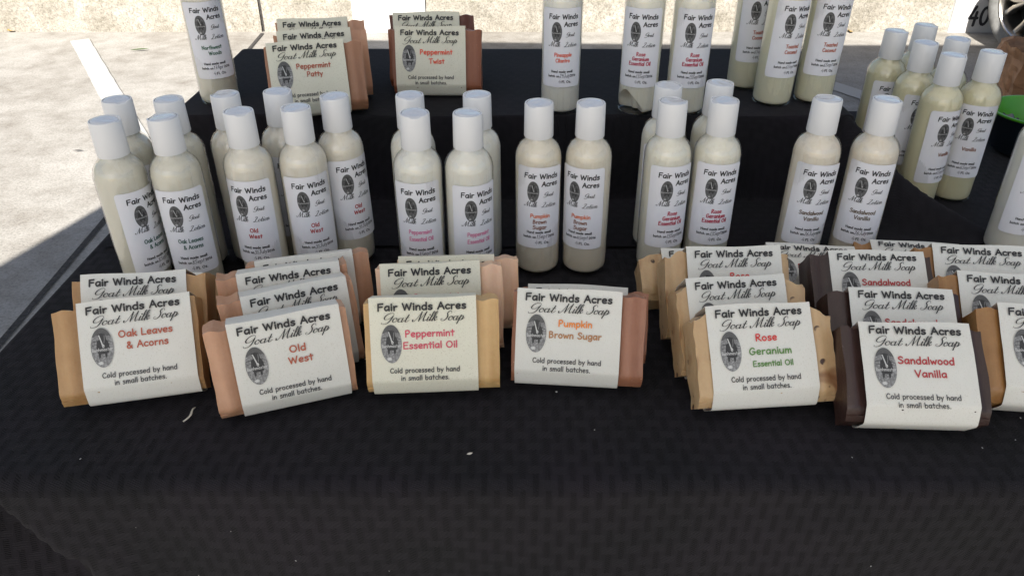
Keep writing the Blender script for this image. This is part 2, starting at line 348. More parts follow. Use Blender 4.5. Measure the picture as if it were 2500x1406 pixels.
# ------------------------------------------------------------------ stroke lettering
# pen alphabets: every glyph is a list of pen strokes; 'l' straight runs, 'c' smooth curve, 'o' ellipse, 'd' dot
def G(w, *st): return (w, st)
PRINT = {
 'F': G(.50, 'l .06 .74 .04 0', 'l .06 .73 .46 .76', 'l .05 .4 .4 .42'),
 'W': G(.84, 'l .02 .74 .2 .02', 'l .2 .02 .38 .66', 'l .38 .66 .58 .02', 'l .58 .02 .78 .76'),
 'A': G(.60, 'l .02 0 .3 .76', 'l .3 .76 .56 0', 'l .12 .28 .48 .3'),
 'C': G(.58, 'c .52 .62 .4 .74 .22 .7 .08 .5 .07 .25 .2 .04 .38 .02 .54 .12'),
 'O': G(.72, 'o .34 .37 .29 .36'), 'L': G(.48, 'l .07 .76 .05 .02', 'l .05 .02 .44 .03'),
 'P': G(.50, 'l .06 .74 .06 0', 'c .06 .74 .3 .75 .43 .6 .36 .42 .2 .35 .07 .35'),
 'E': G(.54, 'l .06 .74 .05 0', 'l .06 .74 .46 .75', 'l .06 .4 .4 .41', 'l .05 .01 .48 .02'),
 'B': G(.54, 'l .07 .74 .06 0', 'c .07 .74 .3 .73 .37 .6 .28 .45 .08 .41', 'c .08 .41 .34 .4 .45 .22 .34 .05 .06 .0'),
 'R': G(.54, 'l .07 .74 .06 0', 'c .07 .74 .3 .75 .41 .6 .32 .43 .08 .37', 'l .14 .38 .5 0'),
 'S': G(.52, 'c .44 .64 .32 .75 .15 .71 .08 .57 .2 .44 .38 .33 .44 .17 .3 .02 .12 .03 .03 .12'),
 'G': G(.64, 'c .52 .62 .4 .73 .22 .69 .08 .48 .08 .2 .24 .02 .44 .06 .55 .2 .56 .33', 'l .56 .33 .34 .34'),
 'V': G(.56, 'l .02 .74 .26 0', 'l .26 0 .52 .76'), 'T': G(.58, 'l 0 .74 .56 .76', 'l .29 .74 .28 0'),
 'N': G(.62, 'l .06 0 .07 .74', 'l .07 .74 .5 .03', 'l .5 .03 .53 .76'),
 'H': G(.60, 'l .06 .76 .06 0', 'l .5 .76 .5 0', 'l .06 .38 .5 .39'),
 'J': G(.52, 'c .38 .74 .38 .3 .34 .06 .2 .0 .04 .14', 'l .18 .74 .54 .75'),
 '&': G(.58, 'c .52 .0 .32 .28 .13 .56 .2 .72 .33 .68 .33 .54 .18 .38 .06 .2 .14 .02 .34 .04 .5 .28'),
 'a': G(.50, 'c .4 .4 .28 .49 .12 .42 .05 .22 .13 .03 .27 .05 .39 .22', 'l .41 .47 .42 0'),
 'b': G(.48, 'l .06 .78 .06 .02', 'c .07 .3 .2 .46 .36 .41 .42 .24 .34 .05 .2 .0 .07 .08'),
 'c': G(.42, 'c .38 .4 .26 .48 .1 .4 .05 .2 .16 .02 .38 .06'),
 'd': G(.50, 'l .42 .78 .41 0', 'c .41 .36 .28 .47 .12 .42 .05 .22 .14 .02 .3 .02 .41 .14'),
 'e': G(.46, 'c .07 .24 .22 .25 .38 .29 .36 .43 .22 .48 .08 .38 .05 .2 .16 .02 .38 .06'),
 'g': G(.48, 'c .39 .42 .26 .48 .1 .4 .06 .2 .16 .04 .3 .08 .39 .25', 'c .41 .46 .41 .1 .37 -.14 .22 -.22 .06 -.14'),
 'h': G(.46, 'l .06 .78 .06 0', 'c .07 .24 .2 .44 .34 .41 .38 .25 .38 0'),
 'i': G(.16, 'l .07 .46 .07 0', 'd .07 .67'), 'k': G(.42, 'l .06 .78 .06 0', 'l .36 .46 .08 .2', 'l .16 .26 .38 0'),
 'l': G(.16, 'l .07 .78 .07 0'),
 'm': G(.66, 'l .06 .46 .06 0', 'c .07 .26 .18 .45 .29 .4 .32 .2 .32 0', 'c .33 .26 .44 .45 .55 .4 .58 .2 .58 0'),
 'n': G(.46, 'l .06 .46 .06 0', 'c .07 .24 .2 .46 .34 .42 .38 .24 .38 0'),
 'o': G(.48, 'o .23 .235 .18 .23'), 'p': G(.48, 'l .06 .46 .07 -.26', 'c .07 .3 .2 .47 .36 .41 .42 .24 .34 .05 .2 .0 .07 .08'),
 'r': G(.36, 'l .06 .46 .07 0', 'c .07 .22 .16 .42 .32 .44'),
 's': G(.40, 'c .34 .42 .22 .48 .09 .42 .1 .3 .24 .24 .34 .15 .28 .03 .14 .0 .04 .06'),
 't': G(.36, 'l .17 .7 .18 0', 'l .02 .47 .34 .48'), 'u': G(.48, 'c .05 .46 .05 .16 .14 .02 .28 .04 .38 .2', 'l .39 .46 .4 0'),
 'v': G(.42, 'l .03 .46 .2 0', 'l .2 0 .38 .47'),
 'w': G(.60, 'l .03 .46 .15 .02', 'l .15 .02 .28 .36', 'l .28 .36 .42 .02', 'l .42 .02 .55 .46'),
 'y': G(.44, 'l .04 .46 .21 .04', 'l .4 .47 .12 -.24'), 'z': G(.42, 'l .04 .45 .36 .45', 'l .36 .45 .05 .01', 'l .05 .01 .38 .01'),
 '.': G(.20, 'd .08 .02'), ' ': G(.30,),
 '0': G(.50, 'o .24 .36 .19 .35'), '1': G(.34, 'l .08 .6 .2 .74', 'l .2 .74 .2 0'),
 '2': G(.48, 'c .06 .6 .2 .75 .37 .66 .34 .46 .06 .02', 'l .06 .02 .44 .02'),
 '3': G(.46, 'c .08 .66 .24 .75 .38 .62 .2 .42', 'c .2 .42 .4 .36 .38 .1 .2 0 .04 .08'),
 '4': G(.52, 'l .28 .74 .05 .28', 'l .05 .28 .46 .28', 'l .37 .52 .34 -.02'),
 '6': G(.46, 'c .34 .74 .14 .5 .06 .22 .2 .01 .38 .1 .37 .3 .22 .38 .08 .24'),
 '7': G(.46, 'l .04 .72 .42 .72', 'l .42 .72 .16 0', 'l .14 .38 .38 .38'),
 '8': G(.46, 'c .36 .66 .22 .75 .09 .6 .2 .42 .4 .22 .26 .0 .06 .16 .2 .38 .38 .6 .34 .68'),
 '9': G(.46, 'c .38 .6 .22 .74 .08 .58 .2 .4 .38 .54 .36 .2 .3 0'),
}
SCRIPT = {
 'G': G(.60, 'c .56 .60 .50 .75 .32 .77 .12 .62 .05 .40 .14 .26 .30 .27 .44 .38 .54 .54', 'c .54 .54 .50 .26 .42 .0 .26 -.12 .06 -.12 .02 .0'),
 'o': G(.33, 'o .16 .17 .12 .165', 'c .2 .33 .28 .25 .38 .28'),
 'a': G(.40, 'o .15 .17 .12 .16', 'c .29 .33 .27 .1 .29 .01 .36 .04 .44 .16'),
 't': G(.27, 'c .16 .6 .12 .3 .1 .06 .16 .0 .24 .05 .32 .16', 'l .02 .36 .26 .37'),
 'M': G(.84, 'c -.14 .12 -.1 -.01 .02 .02 .14 .3 .28 .76', 'l .28 .76 .32 .02', 'c .32 .02 .46 .4 .62 .77', 'c .62 .77 .6 .3 .64 .05 .71 .01 .82 .12'),
 'i': G(.20, 'c .08 .34 .06 .1 .1 .01 .17 .04 .26 .16', 'd .11 .52'),
 'l': G(.20, 'c .0 .12 .14 .42 .2 .7 .13 .79 .08 .6 .06 .15 .1 .01 .24 .14'),
 'k': G(.36, 'c .0 .12 .14 .42 .2 .7 .13 .79 .08 .6 .06 .3 .05 .0', 'c .06 .16 .2 .36 .28 .28 .12 .19', 'c .12 .19 .2 .12 .24 .01 .38 .14'),
 'S': G(.46, 'c .52 .62 .46 .77 .32 .76 .24 .6 .33 .42 .34 .18 .2 .0 .02 .0 -.04 .12 .06 .17'),
 'p': G(.38, 'c .0 .14 .06 .26 .11 .36', 'l .11 .4 .05 -.3', 'c .08 .22 .2 .36 .3 .26 .26 .06 .14 .0 .08 .06', 'c .2 .01 .3 .04 .42 .2'),
 'L': G(.54, 'c .1 .6 .18 .77 .34 .74 .34 .56 .22 .3 .12 .04 -.02 .0 .0 .09 .2 .03 .42 .0 .54 .12'),
 'n': G(.37, 'l .06 .34 .05 0', 'c .06 .16 .16 .35 .25 .29 .24 .1 .28 .01 .38 .14'), ' ': G(.18,),
}
def catmull(pts, n=6):
    if len(pts) < 3: return pts
    P = [pts[0]] + pts + [pts[-1]]; out = []
    for i in range(1, len(P) - 2):
        p0, p1, p2, p3 = P[i - 1], P[i], P[i + 1], P[i + 2]
        for k in range(n):
            t = k / n
            out.append(tuple(0.5 * (2 * p1[j] + (p2[j] - p0[j]) * t + (2 * p0[j] - 5 * p1[j] + 4 * p2[j] - p3[j]) * t * t + (3 * p1[j] - p0[j] - 3 * p2[j] + p3[j]) * t ** 3) for j in (0, 1)))
    out.append(pts[-1]); return out

class Ink:
    """flat pen strokes collected as thin ribbons, (x, y) in metres on the sheet, layer height in z"""
    def __init__(s): s.v = []; s.f = []; s.m = []; s.z = 0; s.lift = 0
    def ribbon(s, pts, wid, mi):
        n = len(pts); base = len(s.v); s.z = (s.z + 1) % 9; z0 = s.z * 1.1e-6 + s.lift
        for i, (x, y) in enumerate(pts):
            a = pts[max(0, i - 1)]; b = pts[min(n - 1, i + 1)]
            dx, dy = b[0] - a[0], b[1] - a[1]; d = math.hypot(dx, dy) or 1e-9
            w_ = wid(dx / d, dy / d) * 0.5; z = z0 + 1.2e-5 * i / max(1, n - 1)
            s.v += [(x - dy / d * w_, y + dx / d * w_, z), (x + dy / d * w_, y - dx / d * w_, z)]
        for i in range(n - 1):
            q = base + 2 * i; s.f.append((q, q + 1, q + 3, q + 2)); s.m.append(mi)
        for e, sgn in ((0, -1), (n - 1, 1)):
            l, r_ = s.v[base + 2 * e], s.v[base + 2 * e + 1]
            cx, cy = (l[0] + r_[0]) / 2, (l[1] + r_[1]) / 2; hx, hy = l[0] - cx, l[1] - cy
            q = len(s.v); k = 4; ids = [base + 2 * e]
            for j in range(1, k):
                a = -sgn * PI * j / k
                s.v.append((cx + hx * math.cos(a) - hy * math.sin(a), cy + hx * math.sin(a) + hy * math.cos(a), l[2])); ids.append(q + j - 1)
            ids.append(base + 2 * e + 1)
            s.f.append(tuple(ids if sgn < 0 else ids[::-1])); s.m.append(mi)
    def poly(s, pts, z, mi):
        b = len(s.v); s.v += [(x, y, z) for x, y in pts]
        a = sum(pts[i][0] * pts[(i + 1) % len(pts)][1] - pts[(i + 1) % len(pts)][0] * pts[i][1] for i in range(len(pts)))
        ids = list(range(b, len(s.v))); s.f.append(tuple(ids if a > 0 else ids[::-1])); s.m.append(mi)
    def text(s, txt, x0, x1, y, cap, wt, mi, font=PRINT, slant=0.0, jitter=0.0, calli=None, rise=0.0):
        sp = 0.06 if font is PRINT else 0.0
        tot = sum(font[c][0] + sp for c in txt) - sp
        sy = cap / 0.75; sx = (x1 - x0) / tot
        if not x1 > x0: sx = sy
        px = 0.0
        for c in txt:
            wd, st = font[c]
            jy = random.uniform(-jitter, jitter); js = 1 + random.uniform(-jitter, jitter)
            for k in st:
                t = k.split(); v = list(map(float, t[1:]))
                if t[0] == 'o': pts = [(v[0] + v[2] * math.cos(a), v[1] + v[3] * math.sin(a)) for a in [R(50 + 360 * q / 16) for q in range(17)]]
                elif t[0] == 'd': pts = [(v[0], v[1] - .006), (v[0] + .006, v[1] + .006)]
                else:
                    pts = [(v[i], v[i + 1]) for i in range(0, len(v), 2)]
                    if t[0] == 'c': pts = catmull(pts, 5)
                    elif font is SCRIPT or slant: pts = [(pts[0][0] + (pts[-1][0] - pts[0][0]) * q / 3, pts[0][1] + (pts[-1][1] - pts[0][1]) * q / 3) for q in range(4)]
                P = []
                for (gx, gy) in pts:
                    gy2 = gy * js + jy
                    X = x0 + (px + gx) * sx + gy2 * slant * sy; P.append((X, y + gy2 * sy + rise * (X - x0)))
                if calli:
                    thin, thick = calli
                    ff = (lambda dx, dy: thin + (thick - thin) * max(0.0, min(1.0, -dy)) ** 1.4) if t[0] != 'd' else (lambda dx, dy: thick * 1.1)
                    s.ribbon(P, ff, mi)
                else:
                    ww = wt * (1.25 if t[0] == 'd' else 1)
                    s.ribbon(P, lambda dx, dy: ww, mi)
            px += wd + sp
    def mesh(s, name, mats, warp, cuts=None):
        if cuts:
            me = mesh(name, s.v, s.f, mats, mi=s.m)
            bm = bmesh.new(); bm.from_mesh(me)
            bmesh.ops.triangulate(bm, faces=bm.faces)
            for cx in cuts:
                bmesh.ops.bisect_plane(bm, geom=bm.verts[:] + bm.edges[:] + bm.faces[:], plane_co=(cx, 0, 0), plane_no=(1, 0, 0), dist=1e-7)
            for v in bm.verts: v.co = Vector(warp(*v.co))
            bm.to_mesh(me); bm.free(); return me
        return mesh(name, [warp(*p) for p in s.v], s.f, mats, mi=s.m)

def goat(ink_, cx, cy, w_, h):
    """the oval print: a dark goat with a pale blazed face standing in a pasture"""
    X = lambda u: cx + u * w_ / 2; Y = lambda v: cy + v * h / 2
    oval = [(X(math.cos(a)), Y(math.sin(a))) for a in [2 * PI * k / 32 for k in range(32)]]
    ink_.poly(oval, 0, 0)
    top = [(X(math.cos(a)), Y(math.sin(a))) for a in [PI * (0.19 + 0.62 * k / 12) for k in range(13)]]
    ink_.poly(top, 5e-6, 4)
    for vv in (0.32, 0.14): ink_.ribbon([(X(-.86), Y(vv)), (X(-.3), Y(vv + .03))], lambda a, b: w_ * .03, 1)
    ink_.ribbon([(X(.5), Y(.3)), (X(.88), Y(.24))], lambda a, b: w_ * .03, 1)
    pg = lambda pts, z, m: ink_.poly([(X(a), Y(b)) for a, b in pts], z, m)
    pg(((-.44, .30), (-.22, .42), (.40, .42), (.60, .22), (.66, -.02), (.56, -.26), (.30, -.34), (.0, -.32), (-.28, -.34), (-.46, -.20), (-.50, .05)), 1.0e-5, 1)   # body
    for x in (-.26, .30): pg(((x - .11, -.28), (x + .12, -.28), (x + .07, -.56), (x - .06, -.56)), 1.2e-5, 1)
    for x in (-.24, .32): pg(((x - .055, -.50), (x + .055, -.50), (x + .06, -.78), (x - .06, -.78)), 1.5e-5, 3)
    pg(((-.46, -.74), (-.16, -.68), (.02, -.75), (-.06, -.85), (-.34, -.85)), 1.7e-5, 2)
    pg(((-.30, .68), (.0, .73), (.34, .66), (.42, .44), (.26, .10), (.06, .0), (-.06, .10), (-.22, .40)), 1.9e-5, 1)                                            # head
    pg(((-.66, .56), (-.46, .64), (-.26, .64), (-.34, .54), (-.52, .50)), 2.1e-5, 3)                                                                        # ears
    pg(((.38, .62), (.60, .54), (.56, .46), (.38, .52)), 2.1e-5, 3)
    ink_.lift = 2.3e-5
    ink_.ribbon([(X(-.20), Y(.62)), (X(-.10), Y(.44)), (X(.0), Y(.26)), (X(.06), Y(.12))], lambda a, b: w_ * .055, 2)                                         # blaze
    ink_.ribbon([(X(.28), Y(.60)), (X(.26), Y(.40)), (X(.20), Y(.22))], lambda a, b: w_ * .035, 3)
    pg(((.0, .14), (.10, .18), (.22, .12), (.20, .02), (.10, -.03), (.02, .03)), 3.0e-5, 2)
    pg(((.06, .07), (.16, .07), (.11, .01)), 3.3e-5, 1)
    ink_.text('Bushmaster', X(-.9), X(.92), Y(-.17), h * .075, h * .011, 2)
GOAT_M = [M_PHOTO, INK['photo_dark'], INK['photo_pale'], INK['photo_mid'], INK['photo_top']]

# ------------------------------------------------------------------ the ground and the kerb wall (the setting)
gs = 9
me = mesh('ground', [(-40, -40, 0), (40, -40, 0), (40, 60, 0), (-40, 60, 0)], [(0, 1, 2, 3)], M_GROUND)
tag(link('ground', me, loc=(0, 0, GZ)), kind='structure')

def strip(name, pts, width, z, mat, label, cat):
    (x0, y0), (x1, y1) = pts; d = Vector((x1 - x0, y1 - y0)); L_ = d.length; d.normalize(); n = Vector((-d.y, d.x)) * width / 2
    vs = []; fs = []; N = 60; rnd = random.Random(5)
    for k in range(N + 1):
        p = Vector((x0, y0)) + d * L_ * k / N
        j = [1 + rnd.uniform(-.03, .03), 1 + rnd.uniform(-.03, .03)]
        vs += [(p.x + n.x * j[0], p.y + n.y * j[0], z), (p.x - n.x * j[1], p.y - n.y * j[1], z)]
    for k in range(N): fs.append((2 * k, 2 * k + 2, 2 * k + 3, 2 * k + 1)[::-1])
    return tag(link(name, mesh(name, vs, fs, mat)), kind='structure')
strip('expansion_joint', ((-1.305, 4.2), (-1.10, 0.2)), 0.017, GZ + .004, M_JOINT, '', '')
strip('parking_line', ((-2.20, 4.07), (-0.55, 1.39)), 0.088, GZ + .004, M_PAINT, '', '')
strip('parking_line', ((1.20, 3.62), (2.30, 1.80)), 0.10, GZ + .004, M_PAINT, '', '')

# kerb wall with a vertical joint, painted panels and a stencilled 40
WY = 4.24
wall = empty('retaining_wall', (0, WY, GZ))
tag(wall, 'low weathered tan concrete wall along the back edge of the sunlit parking lot', 'wall')
segs = [(-9, -1.318), (-1.302, 3.4), (3.416, 12)]
for a, b in segs:
    nx = int((b - a) / 0.05)
    vs, fs = [], []
    rows = [0.0, .03, .08, .14, .2, .3, .45, .6]
    for j, zz in enumerate(rows):
        for i in range(nx + 1):
            x = a + (b - a) * i / nx
            y = noise.noise(Vector((x * 3, zz * 6, 2))) * .006 + noise.noise(Vector((x * 14, zz * 20, 5))) * .003 + 0.02 * zz
            vs.append((x, y, zz))
    m_ = nx + 1
    for j in range(len(rows) - 1):
        for i in range(nx): fs.append((j * m_ + i, j * m_ + i + 1, (j + 1) * m_ + i + 1, (j + 1) * m_ + i))
    o0 = len(vs)
    vs += [(a, .25, .6), (b, .25, .6), (a, .25, 0), (b, .25, 0)]
    top = (len(rows) - 1) * m_
    fs += [tuple([top + i for i in range(nx + 1)] + [o0 + 1, o0]), tuple([j * m_ for j in range(len(rows))] + [o0, o0 + 2]),
           tuple([j * m_ + nx for j in range(len(rows))][::-1] + [o0 + 3, o0 + 1]), (o0, o0 + 1, o0 + 3, o0 + 2)]
    link('wall_section', mesh('wall_section', vs, fs, M_WALL, smooth=True, angle=40), wall)
for x in (-1.31, 3.408):
    link('joint_filler', mesh('joint_filler', *box(x - .007, x + .007, .012, .2, 0, .58), M_JOINT), wall)
for k, (a, b) in enumerate(((-.83, -.45), (2.29, 2.72))):
    link('painted_panel', mesh('painted_panel', *box(a, b, -.014, .03, .0, .5), M_WPAINT), wall)
nk = Ink(); nk.text('40', 2.375, 2.485, .040, .092, .015, 0)
link('stencilled_number', nk.mesh('stencilled_number', [M_NUM], lambda x, y, z: (x, -.0155 - z * 5, y)), wall)
me = mesh('pavement', *box(-20, 20, WY + .25, WY + 14, GZ, GZ + .6), M_GROUND)
tag(link('pavement', me), kind='structure')

# small things on the sunlit ground
def leafmesh(name, L_, W_, mat, curl=.25):
    vs, fs = [], []
    for i in range(7):
        t = i / 6; ww = W_ * math.sin(PI * (0.08 + .9 * t)) / 2
        for s_ in (-1, 0, 1): vs.append(((t - .5) * L_, s_ * ww, curl * L_ * (t - .5) ** 2 + (abs(s_) * ww * .5)))
    for i in range(6):
        for j in range(2): a = i * 3 + j; fs.append((a, a + 1, a + 4, a + 3))
    return mesh(name, vs, fs, mat, smooth=True)
def at(x, y, z):
    u = (x - 1250) / 1925; v = (y - 703) / 1925; p = R(PITCH)
    t = (CAM_H - z) / (math.sin(p) + v * math.cos(p)); return (u * t, (math.cos(p) - v * math.sin(p)) * t, z)
lf = leafmesh('leaf', .045, .03, M_LEAF)
for k, (px, py, rz, lab) in enumerate(((30, 76, .4, 'small dry yellow leaf at the foot of the wall in the far left corner'),
                                       (2075, 78, 1.2, 'dry leaf by the wall behind the toasted coconut bottles'),
                                       (2180, 70, 2.2, 'dry curled leaf at the foot of the wall above the vanilla bottles'))):
    tag(link('dry_leaf', lf, loc=at(px, py, GZ + .006), rot=(.3, .1, rz)), lab, 'leaf', 'dry leaves along the wall')
tag(link('fallen_sprig', leafmesh('fallen_sprig', .085, .016, M_LEAF_G, .1), loc=at(342, 122, GZ + .008), rot=(0, 0, .35)),
    'thin green sprig lying on the bright concrete left of the tall green-lettered bottle', 'sprig')
tag(link('litter_scrap', leafmesh('litter_scrap', .07, .03, M_LITTER, .5), loc=at(622, 68, GZ + .01), rot=(.3, 0, -.5)),
    'white scrap of litter at the foot of the wall beside its vertical joint', 'litter')
tag(link('dark_twig', leafmesh('dark_twig', .035, .008, M_JOINT, .1), loc=at(190, 368, GZ + .006), rot=(0, 0, .1)),
    'small dark twig on the sunlit concrete at the far left', 'twig')

# ------------------------------------------------------------------ canopy over the stall (casts the stall's shade)
can = empty('market_canopy', (0, 0, GZ))
tag(can, 'pop-up market canopy on four steel legs shading the stall', 'canopy')
cz = 1.5 - GZ
C4 = [(-1.53, 1.39), (2.1, 1.31), (1.9, -1.8), (-2.46, -1.78)]
cc = (sum(p[0] for p in C4) / 4, sum(p[1] for p in C4) / 4)
vs, fs = [], []; NE = 12
ring = []
for k in range(4):
    a, b = C4[k], C4[(k + 1) % 4]
    for j in range(NE):
        t = j / NE; sag = 4 * t * (1 - t)
        x = a[0] + (b[0] - a[0]) * t; y = a[1] + (b[1] - a[1]) * t
        x += (cc[0] - x) * .03 * sag; y += (cc[1] - y) * .03 * sag
        ring.append((x, y, cz))
N_ = len(ring)
for lev, hh in ((0, -.22), (0, 0), (.33, .2), (.66, .42), (.97, .68)):
    for p in ring: vs.append((p[0] + (cc[0] - p[0]) * lev, p[1] + (cc[1] - p[1]) * lev, cz + hh))
for l_ in range(4):
    for k in range(N_): fs.append((l_ * N_ + k, l_ * N_ + (k + 1) % N_, (l_ + 1) * N_ + (k + 1) % N_, (l_ + 1) * N_ + k))
fs.append(tuple(range(4 * N_, 5 * N_)))
link('canopy_roof', mesh('canopy_roof', vs, fs, M_CANOPY, smooth=True, angle=40), can)
for x, y in [(p[0] + (cc[0] - p[0]) * .09, p[1] + (cc[1] - p[1]) * .09) for p in C4]: link('leg', mesh('leg', *box(x - .02, x + .02, y - .02, y + .02, 0, cz - .01), M_STEEL), can)

# ------------------------------------------------------------------ table, riser and black cloths
TX0, TX1, TY0, TY1 = -.352, .80, .308, .905
tb = empty('folding_table', (0, 0, GZ))
tag(tb, 'folding trestle table hidden under the black tablecloth', 'table')
link('table_top', mesh('table_top', *box(TX0 + .10, TX1 - .02, TY0 + .075, TY1 - .012, -GZ - .03, -GZ - .004), M_WOOD), tb)
for x in (TX0 + .09, TX1 - .1):
    for y in (TY0 + .08, TY1 - .08): link('leg', mesh('leg', *box(x - .015, x + .015, y - .015, y + .015, 0, -GZ - .03), M_STEEL), tb)

def cloth():
    rr = .008; drop = .62
    def prof(L_):     # distance past the edge -> (outward, down)
        if L_ <= 0: return 0, 0
        q = rr * PI / 2
        if L_ < q: a = L_ / rr; return rr * math.sin(a), rr * (1 - math.cos(a))
        return rr, rr + (L_ - q)
    def axis(lo, hi, dense):
        out = []; s_ = -drop
        xs = [lo - drop + i * .02 for i in range(int((drop - .06) / .02))]
        x = lo - .06
        while x < lo + .02: xs.append(x); x += .0025
        while x < hi - .02: xs.append(x); x += dense
        while x < hi + .06: xs.append(x); x += .0025
        while x < hi + drop: xs.append(x); x += .02
        return xs
    XS = axis(TX0 + rr, TX1 - rr, .006); YS = axis(TY0 + rr, TY1 - rr, .005)
    x0, x1, y0, y1 = TX0 + rr, TX1 - rr, TY0 + rr, TY1 - rr
    vs, fs, uv = [], [], []
    for b in YS:
        for a in XS:
            ex = (x0 - a) if a < x0 else (a - x1 if a > x1 else 0)
            ey = (y0 - b) if b < y0 else (b - y1 if b > y1 else 0)
            sx = -1 if a < x0 else 1; sy = -1 if b < y0 else 1
            d = math.hypot(ex, ey); o_, dn = prof(d)
            cx, cy = min(max(a, x0), x1), min(max(b, y0), y1)
            nrm = d or 1
            flare = 1 + dn * (2.2 if ex and ey else .6)
            fold = 0
            if d > rr:
                if ex and ey: fold = .03 * dn / .2 * math.sin(6 * math.atan2(ey, ex))
                elif ey: fold = min(1, dn / .12) * (.006 * math.sin(a * 17 + 1) + .004 * math.sin(a * 41))
                else: fold = min(1, dn / .12) * (.010 * math.sin(b * 21) + .004 * math.sin(b * 47 + 2))
            x = cx + sx * ex / nrm * (o_ * flare + fold); y = cy + sy * ey / nrm * (o_ * flare + fold); z = -dn
            if sy < 0 and b < y0 + .03:      # the corner of the cloth tucks in towards the lower left
                # edge of the fold runs diagonally down and right from the corner
                line = (-.292 + .62 * dn) - x
                k = smooth01(line / .03) * smooth01((dn + .012) / .03)
                k2 = smooth01((line - .06) / .05)
                y += .045 * k - .02 * k2 * smooth01(dn / .05); z -= .006 * k * (1 if dn < .02 else 0)
            if d == 0:
                z += .0006 * noise.noise(Vector((a * 14, b * 22, 0))) - .0004 + smooth01((y0 + .03 - b) / .03) * (.0012 * noise.noise(Vector((a * 8, b * 30, 7))) + .0008)
            else:
                y += (.005 * noise.noise(Vector((a * 5 + dn * 3, dn * 7, 3))) + .0016 * noise.noise(Vector((a * 19 - dn * 9, dn * 26, 8)))) * min(1, dn / .02)
            vs.append((x, y, z)); uv.append((a, b))
    nx = len(XS)
    for j in range(len(YS) - 1):
        for i in range(nx - 1): q = j * nx + i; fs.append((q, q + 1, q + nx + 1, q + nx))
    me = mesh('tablecloth', vs, fs, M_CLOTH, smooth=True)
    ul = me.uv_layers.new(name='UVMap')
    li = [0] * len(me.loops); me.loops.foreach_get('vertex_index', li)
    ul.data.foreach_set('uv', [c for i in li for c in uv[i]])
    o = link('tablecloth', me)
    return tag(o, 'black patterned tablecloth covering the whole table and hanging over its front edge', 'tablecloth')
cloth()

rs = empty('display_riser', (0, 0, .003))
tag(rs, 'low box under the black cloth that lifts the back row of bottles and soaps', 'riser')
link('riser_box', mesh('riser_box', *box(-.292, .292, .680, .885, 0, RZ - .009), M_WOOD), rs)

RIDGE = [(.298, .672, .0775), (.318, .650, .058), (.336, .633, .040), (.356, .622, .027), (.378, .610, .016), (.398, .592, .006), (.415, .578, .001)]
def riser_h(x, y):
    f = smooth01((y - (.664 + .003 * math.sin(x * 23))) / .009)
    bk = smooth01((.902 - y) / .012)
    lw = .05 + .02 * smooth01((.75 - y) / .1)
    lft = 1 - smooth01((-.298 - x) / lw); rgt = 1 - smooth01((x - .302) / .022)
    h = RZ * f * bk * lft * rgt
    # soft drape from the front right corner of the riser down to the table
    best = 0
    for (a, b) in zip(RIDGE[:-1], RIDGE[1:]):
        ax, ay, az = a; bx, by, bz = b
        t = ((x - ax) * (bx - ax) + (y - ay) * (by - ay)) / ((bx - ax) ** 2 + (by - ay) ** 2); t = min(1, max(0, t))
        d = math.hypot(x - ax - t * (bx - ax), y - ay - t * (by - ay)); hz = az + (bz - az) * t
        front = (y + x) < (ay + ax + t * ((by + bx) - (ay + ax)))
        ww = .030 if front else .016
        best = max(best, hz * (1 - smooth01((d - .002) / ww)))
    h = max(h, best)
    wr = .0012 * noise.noise(Vector((x * 11, y * 17, 1))) + .0006 * noise.noise(Vector((x * 33, y * 41, 4)))
    return h + (wr if h < RZ * .9 else wr * .35) 
def riser_cloth():
    XS = [-.341 + i * .0025 for i in range(19)]; x = XS[-1] + .004
    while x < .44: XS.append(x); x += .004
    YS = [.5745 + i * .0035 for i in range(24)]; y = .660
    while y < .677: YS.append(y); y += .0008
    while y < .888: YS.append(y); y += .006
    while y < .907: YS.append(y); y += .0016
    vs, fs, uv = [], [], []; acc = 0; py = YS[0]; ph = 0
    for y in YS:
        hh = riser_h(0, y); acc += math.hypot(y - py, hh - ph); py, ph = y, hh
        for x in XS:
            h = riser_h(x, y)
            vs.append((x, y, h + .0016)); uv.append((x, acc))
    nx = len(XS)
    for j in range(len(YS) - 1):
        for i in range(nx - 1): q = j * nx + i; fs.append((q, q + 1, q + nx + 1, q + nx))
    me = mesh('riser_cloth', vs, fs, M_CLOTH2, smooth=True)
    ul = me.uv_layers.new(name='UVMap')
    li = [0] * len(me.loops); me.loops.foreach_get('vertex_index', li)
    ul.data.foreach_set('uv', [c for i in li for c in uv[i]])
    tag(link('riser_cloth', me), 'plain black cloth draped over the raised back step, its corner sweeping down at the right', 'cloth')
riser_cloth()

# ------------------------------------------------------------------ lotion bottles
BR, BH = .0174, .133
shoulder = [(BR * math.cos(a) ** .82 if math.cos(a) > 0 else 0, .0935 + .0150 * math.sin(a)) for a in [R(q) for q in (0, 12, 24, 36, 46, 54)]]
PROF = [(.0, .0006), (.0130, .0006), (.0158, .0002), (.0170, .0016), (BR, .0040), (BR, .05), (BR, .0935)] + shoulder[1:] + [(.0104, .1083), (.0101, .1092), (.0101, .115)]
SHELL = mesh('bottle_shell', *lathe(PROF, 56), M_CLEAR, smooth=True)
INNER = [(.0, .0016), (.0125, .0016), (.0152, .0018), (.0162, .003), (BR - .0007, .0052), (BR - .0007, .0930)] + [(max(.009, r - .0009), z - .0006) for r, z in shoulder[1:]] + [(.0092, .1080), (.0090, .1105), (0, .1105)]
LOTM = {k: mesh('lotion', *lathe(INNER, 48), m, smooth=True) for k, m in LOT.items()}
